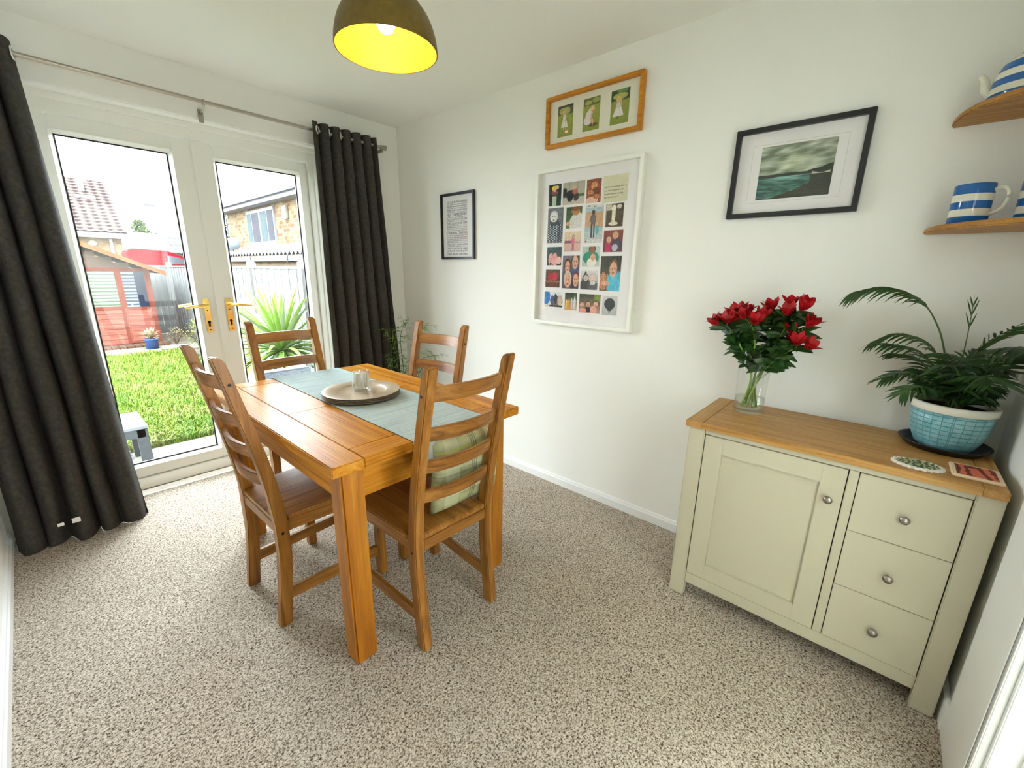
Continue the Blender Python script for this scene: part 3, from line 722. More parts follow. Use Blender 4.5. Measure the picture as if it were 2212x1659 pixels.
stems = [  # base offset, mid point, head (x,y,z), number of blossoms, label words
    ((-0.030, 0.025), (-0.20, -2.655, 1.06), (-0.215, -2.585, 1.160), 4, 'crimson flower stem leaning furthest left in the vase'),
    ((0.028, 0.020), (-0.155, -2.665, 1.08), (-0.150, -2.612, 1.178), 3, 'crimson flower stem second from the left in the vase'),
    ((-0.020, -0.022), (-0.195, -2.700, 1.08), (-0.225, -2.682, 1.175), 4, 'crimson flower stem facing forward in the middle of the vase'),
    ((0.030, -0.010), (-0.135, -2.735, 1.10), (-0.135, -2.745, 1.205), 3, 'crimson flower stem standing upright at the back of the vase'),
    ((-0.005, 0.034), (-0.175, -2.770, 1.09), (-0.180, -2.815, 1.215), 4, 'crimson flower stem reaching highest at the right of the vase'),
    ((0.010, -0.030), (-0.150, -2.790, 1.06), (-0.170, -2.838, 1.150), 4, 'crimson flower stem with a large head at the right of the vase'),
    ((-0.034, 0.000), (-0.215, -2.790, 1.04), (-0.195, -2.845, 1.090), 3, 'crimson flower stem drooping lowest at the right of the vase'),
]
for (bx, by), mid, head, nb, lb in stems:
    t = thing('cut_flower', (VX + bx * 0.9, VY - by * 0.0 + (by * 0.9), VZ + 0.019), lb, 'flower', 'red cut flowers in the glass vase')
    base = Vector((VX + bx * 0.9, VY + by * 0.9, VZ + 0.021)); cr = Vector((VX - bx * 0.25 + (mid[0] - VX) * 0.3, VY - by * 0.25 + (mid[1] - VY) * 0.25, VZ + 0.15))
    pts = spline([base, cr, mid, head], 8)
    m = MB(); m.tube(pts, [0.0042] * 8 + [0.0036] * (len(pts) - 8), 8)
    heads = []
    for k in range(nb):
        a = 2 * PI * k / nb + random.random(); off = Vector((0.024 * math.cos(a), 0.027 * math.sin(a), random.uniform(-0.012, 0.022)))
        h = Vector(head) + off; heads.append((h, off)); m.tube([Vector(head) - Vector((0, 0, 0.02)), (Vector(head) + h) / 2, h], 0.0015, 6)
    m.build('stem', MT['stem'], t)
    m = MB()
    for (h, off) in heads:
        dd = (off.normalized() * 0.6 + Vector((0, 0, 1)) + (Vector(head) - Vector((VX, VY, 1.1))) * 3).normalized(); blossom(m, h, dd, 0.034)
    m.build('petals', MT['petal'], t)
    m = MB(); n = len(pts)
    for k in range(52):
        i = int(n * (0.44 + 0.55 * k / 51)); i = min(i, n - 2); p = pts[i]; a = random.uniform(0, 2 * PI)
        d = Vector((math.cos(a), math.sin(a), random.uniform(-0.1, 0.7)))
        m.leaf(p, d, random.uniform(0.05, 0.085), random.uniform(0.020, 0.032), random.uniform(0.2, 1.0), 5, up=Vector((random.uniform(-1.2, -.2), random.uniform(-.6, .6), random.uniform(.1, .9))))
    if lb.endswith('middle of the vase'):
        m.leaf((VX - 0.012, VY - 0.005, VZ + 0.115), (0.1, -0.5, 0.65), 0.10, 0.013, 0.1, 6)
        m.leaf((VX - 0.012, VY - 0.015, VZ + 0.145), (0.1, -0.4, 0.9), 0.05, 0.016, 0.1, 5)
    m.build('leaves', MT['leaf'], t)

# plant saucer, pot and palm
QX, QY = -0.1325, -3.300
m = MB(); m.lathe([(0.0005, 0.0), (0.096, 0.0), (0.112, 0.020), (0.116, 0.0205), (0.1165, 0.023), (0.1125, 0.0235), (0.108, 0.0215), (0.094, 0.0035), (0.0005, 0.003)], (QX, QY, ST + 0.0005), 64)
tag(m.build('plant_saucer', MT['saucer'], None, weld=True), 'black plastic plant saucer under the blue pot on the sideboard', 'saucer')
pz = ST + 0.0045
t = thing('potted_palm', (QX, QY, pz), 'parlour palm in a turquoise pot with cream rim on the sideboard', 'potted plant')
pm = NT('turquoise_glaze'); pm.pr(0.28, 0, 0.6)
f = pm.noise(pm.coord((1, 1, 1)), 22, 3)
pm.color(pm.ramp(f, [(0.35, S(104, 166, 178)), (0.65, S(142, 194, 200))]))
tc = pm.new('ShaderNodeTexCoord'); sp = pm.new('ShaderNodeSeparateXYZ'); pm.link(tc.outputs['Object'], sp.inputs[0])
at = pm.new('ShaderNodeMath', operation='ARCTAN2'); pm.link(sp.outputs[1], at.inputs[0]); pm.link(sp.outputs[0], at.inputs[1])
cb = pm.new('ShaderNodeCombineXYZ'); pm.link(at.outputs[0], cb.inputs[0]); ms = pm.new('ShaderNodeMath', operation='MULTIPLY'); ms.inputs[1].default_value = 9.5; pm.link(sp.outputs[2], ms.inputs[0]); pm.link(ms.outputs[0], cb.inputs[1])
bk = pm.new('ShaderNodeTexBrick'); bk.offset = 0.0; pm.link(cb.outputs[0], bk.inputs[0]); bk.inputs['Scale'].default_value = 5.0; bk.inputs['Mortar Size'].default_value = 0.05; bk.inputs['Mortar Smooth'].default_value = 1.0
bk.inputs['Brick Width'].default_value = 1.2; bk.inputs['Row Height'].default_value = 0.72
bk.inputs['Color1'].default_value = (1, 1, 1, 1); bk.inputs['Color2'].default_value = (1, 1, 1, 1); bk.inputs['Mortar'].default_value = (0, 0, 0, 1)
pm.bump(bk.outputs[0], 0.8, 0.004); MT['turq'] = pm.m
m = MB(); m.lathe([(0.0005, 0.0), (0.064, 0.0), (0.074, 0.008), (0.090, 0.045), (0.099, 0.090), (0.1025, 0.132), (0.094, 0.132), (0.09, 0.120), (0.0005, 0.115)], (QX, QY, pz), 72)
pot = m.build('pot', MT['turq'], t, weld=True)
m = MB(); m.lathe([(0.1030, 0.130), (0.1060, 0.132), (0.1075, 0.150), (0.1060, 0.156), (0.1000, 0.157), (0.0965, 0.150), (0.096, 0.1325), (0.1030, 0.130)], (QX, QY, pz), 72)
lab(m.build('rim', MT['potwhite'], pot, weld=True), 'thick cream glazed rim')
m = MB(); m.lathe([(0.0950, 0.134), (0.06, 0.140), (0.0005, 0.142)], (QX, QY, pz), 40); m.build('soil', MT['soil'], t)
def frond(ms_, ml, pts, n, ll, lw_, start=0.35, droop=0.6, spread=0.8, r=0.0022):
    lw_ *= 0.72; n = int(n * 1.15)
    P = spline(pts, 8); ms_.tube(P, [r * (1 - 0.6 * i / len(P)) for i in range(len(P))], 6)
    N = len(P)
    for k in range(n):
        s_ = start + (1 - start) * (k + 0.5) / n; i = min(N - 2, int(s_ * (N - 1))); fr_ = s_ * (N - 1) - i
        p = P[i].lerp(P[i + 1], fr_); tg = (P[i + 1] - P[i]).normalized(); sd = tg.cross(Vector((0, 0, 1)))
        if sd.length < 0.1: sd = tg.cross(Vector((1, 0, 0)))
        sd.normalize(); L = ll * (0.55 + 0.45 * math.sin(PI * min(1, 0.2 + 0.75 * (k + 0.5) / n)))
        for q in (-1, 1):
            d = tg * (1 - spread * 0.4) + sd * q * spread + Vector((0, 0, -0.12))
            ml.leaf(p, d, L * random.uniform(0.85, 1.1), lw_, droop, 5, up=Vector((-0.8, random.uniform(-.4, .4), random.uniform(.3, .8))))
    ml.leaf(P[-1], (P[-1] - P[-2]), ll * 0.6, lw_, droop, 5)
ms_, ml = MB(), MB(); c0 = Vector((QX, QY, pz + 0.142))
F_ = lambda pts, *a, **k: frond(ms_, ml, [c0 + Vector((random.uniform(-.02, .02), random.uniform(-.02, .02), -0.002))] + pts, *a, **k)
F_([(-0.135, -3.262, 1.06), (-0.14, -3.215, 1.19), (-0.155, -3.150, 1.282), (-0.16, -3.060, 1.318), (-0.16, -2.985, 1.300)], 13, 0.115, 0.014, start=0.52, droop=1.5, spread=0.55, r=0.003)
F_([(-0.13, -3.29, 1.08), (-0.13, -3.283, 1.20), (-0.13, -3.277, 1.275)], 3, 0.05, 0.006, start=0.6, droop=0.1, spread=0.2)
F_([(-0.15, -3.25, 1.04), (-0.17, -3.18, 1.115), (-0.18, -3.10, 1.130)], 10, 0.10, 0.012, droop=0.9)
F_([(-0.17, -3.24, 1.01), (-0.21, -3.17, 1.045), (-0.23, -3.11, 1.020)], 10, 0.09, 0.012, droop=0.5)
F_([(-0.18, -3.25, 0.99), (-0.25, -3.20, 1.01), (-0.28, -3.16, 0.985)], 9, 0.08, 0.012, droop=0.5)
F_([(-0.10, -3.30, 1.06), (-0.11, -3.33, 1.15), (-0.15, -3.375, 1.210)], 9, 0.09, 0.011, droop=0.3)
F_([(-0.17, -3.31, 1.05), (-0.22, -3.335, 1.12), (-0.27, -3.375, 1.14)], 11, 0.10, 0.012, droop=0.7)
F_([(-0.20, -3.30, 1.02), (-0.28, -3.32, 1.07), (-0.34, -3.345, 1.07)], 11, 0.10, 0.012, droop=0.6)
F_([(-0.19, -3.33, 1.05), (-0.26, -3.365, 1.15), (-0.35, -3.395, 1.175)], 13, 0.12, 0.016, droop=0.9, start=0.3)
F_([(-0.14, -3.25, 1.06), (-0.15, -3.20, 1.14), (-0.15, -3.12, 1.165), (-0.15, -3.06, 1.13)], 12, 0.10, 0.012, droop=1.0)
F_([(-0.11, -3.24, 1.02), (-0.09, -3.18, 1.08), (-0.07, -3.12, 1.085)], 9, 0.075, 0.011, droop=0.6)
F_([(-0.16, -3.27, 1.04), (-0.19, -3.26, 1.10), (-0.23, -3.245, 1.12)], 9, 0.08, 0.012, droop=0.8)
F_([(-0.10, -3.29, 1.03), (-0.07, -3.30, 1.09), (-0.055, -3.32, 1.12)], 8, 0.06, 0.010, droop=0.5)
for k in range(30):
    a = 2 * PI * k / 30 + 0.2; rr_ = random.uniform(0.045, 0.10); zz = random.uniform(0.98, 1.09)
    ex = QX + rr_ * 1.15 * math.cos(a); ex = min(ex, -0.075); ey = max(QY + rr_ * 1.3 * math.sin(a), -3.37)
    F_([(QX + 0.4 * (ex - QX), QY + 0.4 * (ey - QY), zz - 0.015), (ex, ey, zz)], 9, 0.07, 0.012, start=0.2, droop=0.8)
ms_.build('stalks', MT['palmstem'], t); ml.build('fronds', MT['palm'], t)

# coasters
m = MB(); CX, CY = -0.395, -3.232; nn = 22; pts = []
for k in range(nn * 2):
    a = 2 * PI * k / (nn * 2); r = 1.0 if k % 2 == 0 else 0.86
    pts.append((CX + 0.044 * r * math.cos(a), CY + 0.062 * r * math.sin(a)))
m.prism(pts, 2, ST + 0.0005, ST + 0.0075)
ow = plain('white_painted_edge', (0.82, 0.82, 0.76), 0.5)
t = tag(m.build('leaf_coaster', ow, None, bevel=0.0), 'small green and white scalloped coaster lying in front of the plant pot', 'coaster')
lw = NT('green_leaf_print'); lw.pr(0.5); wv = lw.new('ShaderNodeTexWave'); wv.wave_type = 'RINGS'; wv.inputs['Scale'].default_value = 32; wv.inputs['Distortion'].default_value = 7; wv.inputs['Detail Scale'].default_value = 2.5
lw.link(lw.coord((1, 0.8, 1)), wv.inputs[0]); lw.color(lw.ramp(wv.outputs['Fac'], [(0.3, S(70, 92, 60)), (0.6, S(176, 178, 128))]))
m = MB(); m.prism([(CX + (x - CX) * 0.86, CY + (y - CY) * 0.84) for x, y in pts], 2, ST + 0.0076, ST + 0.0083)
lab(m.build('leaf_pattern', lw.m, t), 'green leaf pattern')
t = tag(B(-0.416, -0.300, -3.412, -3.305, ST + 0.0005, ST + 0.0085).build('tile_coaster', plain('cream_coaster_edge', S(236, 214, 180), 0.5), None, bevel=0.003), 'square cream coaster with a red printed centre at the right front of the sideboard', 'coaster')
rw = NT('red_print'); rw.pr(0.5); wv = rw.new('ShaderNodeTexWave'); wv.wave_type = 'RINGS'; wv.inputs['Scale'].default_value = 24; wv.inputs['Distortion'].default_value = 5; wv.inputs['Detail Scale'].default_value = 1.5
rw.link(rw.coord((0.9, 0.6, 1)), wv.inputs[0]); rw.color(rw.ramp(wv.outputs['Fac'], [(0.3, S(122, 50, 34)), (0.6, S(214, 112, 84))]))
lab(B(-0.405, -0.311, -3.401, -3.316, ST + 0.0086, ST + 0.0091).build('red_pattern', rw.m, t), 'terracotta red printed centre')

# ------------------------------------------------------------------ corner shelves and striped crockery
def corner_shelf(name, z, r, lb):
    pts = [(-0.001, YN + 0.001)]
    n = 24
    for k in range(n + 1):
        a = PI / 2 * k / n; e = 0.85
        pts.append((-0.001 - r * (math.sin(a) ** e), YN + 0.001 + r * (math.cos(a) ** e)))
    return tag(MB().prism(pts, 2, z - 0.018, z).build('corner_shelf', MT['shelfwood'], None, bevel=0.004), lb, 'shelf', 'wooden corner shelves')
corner_shelf('corner_shelf', 1.843, 0.318, 'upper curved wooden corner shelf holding the striped teapot')
corner_shelf('corner_shelf', 1.513, 0.322, 'lower curved wooden corner shelf holding the striped mugs')
def band_mat(name, edges, c_on, c_off):
    t = NT(name); t.pr(0.12, 0, 0.6); tc = t.new('ShaderNodeTexCoord'); sp = t.new('ShaderNodeSeparateXYZ'); t.link(tc.outputs['Object'], sp.inputs[0])
    col = c_off
    for (a, b) in edges:
        m1 = t.new('ShaderNodeMath', operation='GREATER_THAN'); m1.inputs[1].default_value = a; t.link(sp.outputs[2], m1.inputs[0])
        m2 = t.new('ShaderNodeMath', operation='LESS_THAN'); m2.inputs[1].default_value = b; t.link(sp.outputs[2], m2.inputs[0])
        m3 = t.new('ShaderNodeMath', operation='MULTIPLY'); t.link(m1.outputs[0], m3.inputs[0]); t.link(m2.outputs[0], m3.inputs[1])
        col = t.mix(m3.outputs[0], col, c_on)
    t.color(col); return t.m
BLUE, CREAM = S(22, 96, 168), (0.78, 0.77, 0.64)
MT['mugband'] = band_mat('blue_and_cream_bands', [(0.0, 0.022), (0.043, 0.065), (0.086, 0.118)], BLUE, CREAM)
MT['potband'] = band_mat('blue_and_cream_teapot_bands', [(0.0, 0.018), (0.036, 0.056), (0.074, 0.096), (0.118, 0.14)], BLUE, CREAM)
MT['glaze'] = plain('cream_glaze', CREAM, 0.12)
def mug(x, y, z, hd, lb):
    t = thing('striped_mug', (x, y, z), lb, 'mug', 'blue striped mugs on the lower shelf')
    m = MB(); m.lathe([(0.0005, 0.0), (0.043, 0.0), (0.0455, 0.003), (0.0460, 0.113), (0.0450, 0.115), (0.0432, 0.113), (0.0428, 0.008), (0.0005, 0.006)], (x, y, z), 56)
    m.build('cup', MT['mugband'], t, weld=True)
    u = Vector((math.cos(hd), math.sin(hd), 0)); c = Vector((x, y, z))
    P = spline([c + u * 0.044 + Vector((0, 0, 0.096)), c + u * 0.066 + Vector((0, 0, 0.100)), c + u * 0.078 + Vector((0, 0, 0.076)), c + u * 0.068 + Vector((0, 0, 0.040)), c + u * 0.044 + Vector((0, 0, 0.026))], 6)
    MB().tube(P, 0.0052, 12).build('handle', MT['glaze'], t)
mug(-0.118, -3.212, 1.5135, math.radians(248), 'blue and cream striped mug at the left of the lower corner shelf')
mug(-0.125, -3.352, 1.5135, math.radians(200), 'blue and cream striped mug cut off at the right edge on the lower corner shelf')
TPX, TPY, TPZ = -0.128, -3.262, 1.8435
t = thing('striped_teapot', (TPX, TPY, TPZ), 'blue and cream striped teapot on the upper corner shelf', 'teapot')
m = MB(); m.lathe([(0.0005, 0.0), (0.078, 0.0), (0.082, 0.004), (0.079, 0.030), (0.073, 0.065), (0.064, 0.092), (0.048, 0.110), (0.034, 0.116), (0.0005, 0.117)], (TPX, TPY, TPZ), 64)
m.build('body', MT['potband'], t, weld=True)
m = MB(); m.lathe([(0.034, 0.1165), (0.030, 0.124), (0.012, 0.130), (0.010, 0.138), (0.013, 0.146), (0.0005, 0.152)], (TPX, TPY, TPZ), 32); m.build('lid', MT['potband'], t)
sp0 = Vector((TPX, TPY, TPZ))
P = spline([sp0 + Vector((0.020, 0.062, 0.030)), sp0 + Vector((0.026, 0.082, 0.048)), sp0 + Vector((0.030, 0.090, 0.076)), sp0 + Vector((0.034, 0.100, 0.092))], 6)
MB().tube(P, [0.015 - 0.0085 * i / len(P) for i in range(len(P))], 14).build('spout', MT['glaze'], t)
P = spline([sp0 + Vector((-0.02, -0.070, 0.085)), sp0 + Vector((-0.03, -0.115, 0.085)), sp0 + Vector((-0.03, -0.112, 0.035)), sp0 + Vector((-0.02, -0.074, 0.020))], 6)
MB().tube(P, 0.006, 10).build('handle', MT['glaze'], t)
# ------------------------------------------------------------------ framed pictures on the right wall
def ring_frame(y0, y1, z0, z1, wd, dp, mat, parent, name='frame', bev=0.0015, inner_back=0.004):
    m = MB()
    def rect(o, x): return [(x, y0 - o, z0 + o), (x, y1 + o, z0 + o), (x, y1 + o, z1 - o), (x, y0 - o, z1 - o)]
    loops = [rect(0, -0.0008), rect(0, -dp), rect(wd, -dp), rect(wd, -inner_back)]
    v = [p for L in loops for p in L]; f = []
    for l in range(3):
        for i in range(4): f.append((l * 4 + i, l * 4 + (i + 1) % 4, (l + 1) * 4 + (i + 1) % 4, (l + 1) * 4 + i))
    f += [(12 + i, 12 + (i + 1) % 4, (i + 1) % 4, i) for i in range(4)]
    m.add(v, f); return m.build(name, mat, parent, bevel=bev)
def art(name, parent, y0, y1, z0, z1, x, nu, nv, fn, label=None):
    """a printed picture: a finely divided flat sheet with a colour at each corner; u runs left to right, v bottom to top"""
    me = bpy.data.meshes.new(name); q = parent; off = Vector((0, 0, 0))
    while q is not None: off += q.location; q = q.parent
    U, V = np.meshgrid(np.linspace(0, 1, nu + 1), np.linspace(0, 1, nv + 1))
    X = np.full(U.size, x) - off.x; Y = (y0 + (y1 - y0) * U).ravel() - off.y; Z = (z0 + (z1 - z0) * V).ravel() - off.z
    fs = [(j * (nu + 1) + i, j * (nu + 1) + i + 1, (j + 1) * (nu + 1) + i + 1, (j + 1) * (nu + 1) + i) for j in range(nv) for i in range(nu)]
    me.from_pydata(np.stack([X, Y, Z], 1).tolist(), [], fs)
    C = fn(U.ravel(), V.ravel()) / 255.0; C = np.clip(C, 0, 1)
    C = np.where(C <= 0.04045, C / 12.92, ((C + 0.055) / 1.055) ** 2.4)
    at = me.color_attributes.new('Col', 'FLOAT_COLOR', 'POINT'); at.data.foreach_set('color', np.concatenate([C, np.ones((C.shape[0], 1))], 1).ravel())
    me.materials.append(MT['art']); me.update()
    o = bpy.data.objects.new(name, me); COL.objects.link(o); o.parent = parent
    if label: o['label'] = label
    return o
def nz(U, V, s, seed=0):
    return np.array([noise.noise(Vector((u * s, v * s, seed * 7.3))) for u, v in zip(U, V)])
def paint(bg0, bg1, ops, nzs=18, nza=14, seed=1):
    def fn(U, V):
        C = np.outer(V, np.array(bg1, float)) + np.outer(1 - V, np.array(bg0, float))
        for o in ops:
            if o[0] == 'e':
                mk = ((U - o[1]) / o[3]) ** 2 + ((V - o[2]) / o[4]) ** 2 < 1
            elif o[0] == 'r': mk = (U > o[1]) & (U < o[3]) & (V > o[2]) & (V < o[4])
            elif o[0] == 't': mk = (V > o[2]) & (V < o[4]) & (np.abs(U - o[1]) < o[3] * (o[4] - V) / (o[4] - o[2]) + o[5 + 1] if len(o) > 6 else (np.abs(U - o[1]) < o[3] * (o[4] - V) / (o[4] - o[2])))
            elif o[0] == 'd': mk = ((U * o[1]) % 1 - .5) ** 2 + ((V * o[2] + 0.5 * (np.floor(U * o[1]) % 2)) % 1 - .5) ** 2 < o[3]; mk &= (V < o[4])
            C[mk] = np.array(o[5], float)
        return C + nza * nz(U, V, nzs, seed)[:, None] * 2
    return fn
SK, HB = (214, 164, 136), (70, 48, 36)
def person(cx, base, top, wd, top_c, bot_c, skin=SK, hair=HB):
    h = top - base
    return [('r', cx - wd * .32, base, cx - wd * .04, base + h * .46, bot_c), ('r', cx + wd * .04, base, cx + wd * .32, base + h * .46, bot_c), ('e', cx, base + h * .60, wd * .5, h * .22, top_c),
            ('e', cx, base + h * .89, wd * .30, h * .115, hair), ('e', cx, base + h * .87, wd * .22, h * .095, skin)]
def face(cx, cy, r, hair=HB, skin=SK):
    return [('e', cx, cy + r * .25, r * 1.15, r * 1.25, hair), ('e', cx, cy, r * .88, r * 1.1, skin), ('e', cx - r * .32, cy + r * .15, r * .13, r * .12, (60, 44, 40)), ('e', cx + r * .32, cy + r * .15, r * .13, r * .12, (60, 44, 40)), ('e', cx, cy - r * .5, r * .34, r * .12, (176, 84, 80))]

def picture(name, label, y0, y1, z0, z1):
    return thing(name, (0.0, (y0 + y1) / 2, z0), label, 'framed picture')

# 1. small print with lines of words
y0, y1, z0, z1 = -0.523, -0.872, 1.432, 1.876
t = picture('framed_print', 'narrow black frame with lines of grey printed words, beside the curtain', y0, y1, z0, z1)
ring_frame(y0, y1, z0, z1, 0.017, 0.020, MT['black'], t)
B(-0.0068, -0.003, y1 + 0.012, y0 - 0.012, z0 + 0.012, z1 - 0.012).build('print_sheet', MT['mount'], t)
lines = [('I GET UP IN THE EVENING', .034), (0, .017), (0, .024), (0, .015), (0, .026), (0, .012), ('HEY THERE BABY', .044), (0, .014), ("YOU CAN'T START A FIRE", .032), (0, .012), ("THIS GUN'S FOR HIRE", .036), (0, .013), (0, .019), (0, .013), (0, .016),
         ('I WANNA CHANGE', .042), (0, .019), (0, .021), (0, .015), (0, .015), (0, .018), ("YOU CAN'T START A FIRE", .030), (0, .012), ("THIS GUN'S FOR HIRE", .034), ("EVEN IF WE'RE JUST", .034), ('DANCING IN THE DARK', .034)]
def letters(txt, ya, yb, za, zb, x, V, Fc, bold=0.012):
    cu_ = bpy.data.curves.new('txt', 'FONT'); cu_.body = txt; cu_.size = 1; cu_.offset = bold; cu_.resolution_u = 2
    ob = bpy.data.objects.new('txt', cu_); me = bpy.data.meshes.new_from_object(ob)
    P = np.array([v.co[:] for v in me.vertices]); bx0, by0 = P[:, 0].min(), P[:, 1].min(); bx1, by1 = P[:, 0].max(), P[:, 1].max()
    b0 = len(V)
    for p in P: V.append((x, ya + (yb - ya) * (p[0] - bx0) / (bx1 - bx0), za + (zb - za) * (p[1] - by0) / (by1 - by0)))
    for f in me.polygons: Fc.append(tuple(b0 + i for i in f.vertices))
    bpy.data.objects.remove(ob); bpy.data.curves.remove(cu_); bpy.data.meshes.remove(me)
V, Fc = [], []; tot = sum(l[1] for l in lines); za, zb = z1 - 0.052, z0 + 0.030; gap = 0.0042; k_ = (za - zb - gap * (len(lines) - 1)) / tot; z = za
ya, yb = -0.582, -0.796; rnd = random.Random(4)
m = MB()
for txt, h in lines:
    hh = h * k_
    if txt: letters(txt, ya, yb, z - hh, z, -0.0072, V, Fc)
    else:
        y = ya
        while y > yb + 0.004:
            wl = rnd.uniform(0.010, 0.032); ye = max(y - wl, yb)
            yy = y
            while yy > ye + 0.001:
                s_ = rnd.uniform(0.002, 0.0034); m.box(-0.00722, -0.0070, yy - s_ * .62, yy, z - hh * rnd.uniform(.85, 1), z - hh * rnd.uniform(0, .15)); yy -= s_ + 0.0012
            y = ye - 0.004
    z -= hh + gap
m.add(V, Fc); m.build('lettering', MT['ink'], t)
B(-0.0120, -0.0110, y1 + 0.016, y0 - 0.016, z0 + 0.016, z1 - 0.016).build('glazing', MT['picglass'], t)

# 2. oak frame with three photographs
y0, y1, z0, z1 = -1.467, -2.036, 2.018, 2.269
t = picture('framed_photographs', 'wide oak frame with three photographs of a child on a lawn, highest on the wall', y0, y1, z0, z1)
ring_frame(y0, y1, z0, z1, 0.019, 0.030, MT['frameoak'], t, inner_back=0.006)
B(-0.0088, -0.004, y1 + 0.014, y0 - 0.014, z0 + 0.014, z1 - 0.014).build('mount_board', MT['cream_mount'], t)
G0, G1 = (128, 142, 40), (158, 162, 68)
WD = (226, 220, 216)
a1 = paint(G0, G1, [('r', 0, .70, 1, 1, (78, 84, 40)), ('e', .45, .82, .36, .13, (176, 170, 96)), ('r', 0, .92, 1, 1, (48, 62, 34)), ('e', .60, .15, .17, .06, (206, 130, 100)), ('e', .60, .14, .10, .04, (250, 236, 210)), ('r', .38, .21, .44, .32, SK), ('r', .5, .21, .56, .32, SK),
                 ('t', .45, .30, .23, .78, WD), ('e', .45, .56, .11, .14, WD), ('e', .43, .76, .10, .065, (210, 190, 130)), ('e', .47, .75, .07, .05, SK), ('e', .52, .56, .03, .13, SK)], 22, 10, 2)
a2 = paint(G0, G1, [('r', 0, .76, 1, 1, (96, 104, 48)), ('e', .3, .86, .22, .07, (168, 168, 84)), ('e', .75, .9, .22, .07, (160, 160, 80)), ('e', .62, .17, .3, .05, (84, 62, 34)), ('e', .30, .32, .24, .14, WD), ('e', .34, .45, .19, .16, WD), ('e', .44, .56, .15, .12, WD), ('e', .60, .64, .13, .09, (196, 150, 104)), ('e', .56, .68, .11, .07, (226, 200, 130)), ('e', .52, .40, .05, .16, SK), ('e', .6, .26, .05, .09, SK)], 22, 10, 3)
a3 = paint(G0, G1, [('r', 0, .68, 1, 1, (52, 74, 44)), ('e', .5, .80, .40, .09, (178, 176, 84)), ('e', .6, .95, .28, .06, (104, 138, 74)), ('r', .38, .16, .44, .30, (92, 92, 40)), ('t', .43, .24, .30, .72, WD), ('e', .42, .56, .12, .10, (206, 202, 190)), ('e', .42, .72, .12, .09, (214, 190, 110)), ('e', .44, .70, .07, .06, SK), ('e', .56, .62, .035, .12, SK)], 22, 10, 4)
for (ya, yb), fn, lb in (((-1.536, -1.635), a1, 'child in a white dress standing on a lawn'), ((-1.698, -1.797), a2, 'child in a white dress bending down on a lawn'), ((-1.859, -1.960), a3, 'child in a white dress walking on a lawn')):
    art('photograph', t, ya, yb, 2.068, 2.219, -0.0092, 42, 62, fn, lb)
B(-0.0165, -0.0155, y1 + 0.018, y0 - 0.018, z0 + 0.018, z1 - 0.018).build('glazing', MT['picglass'], t)

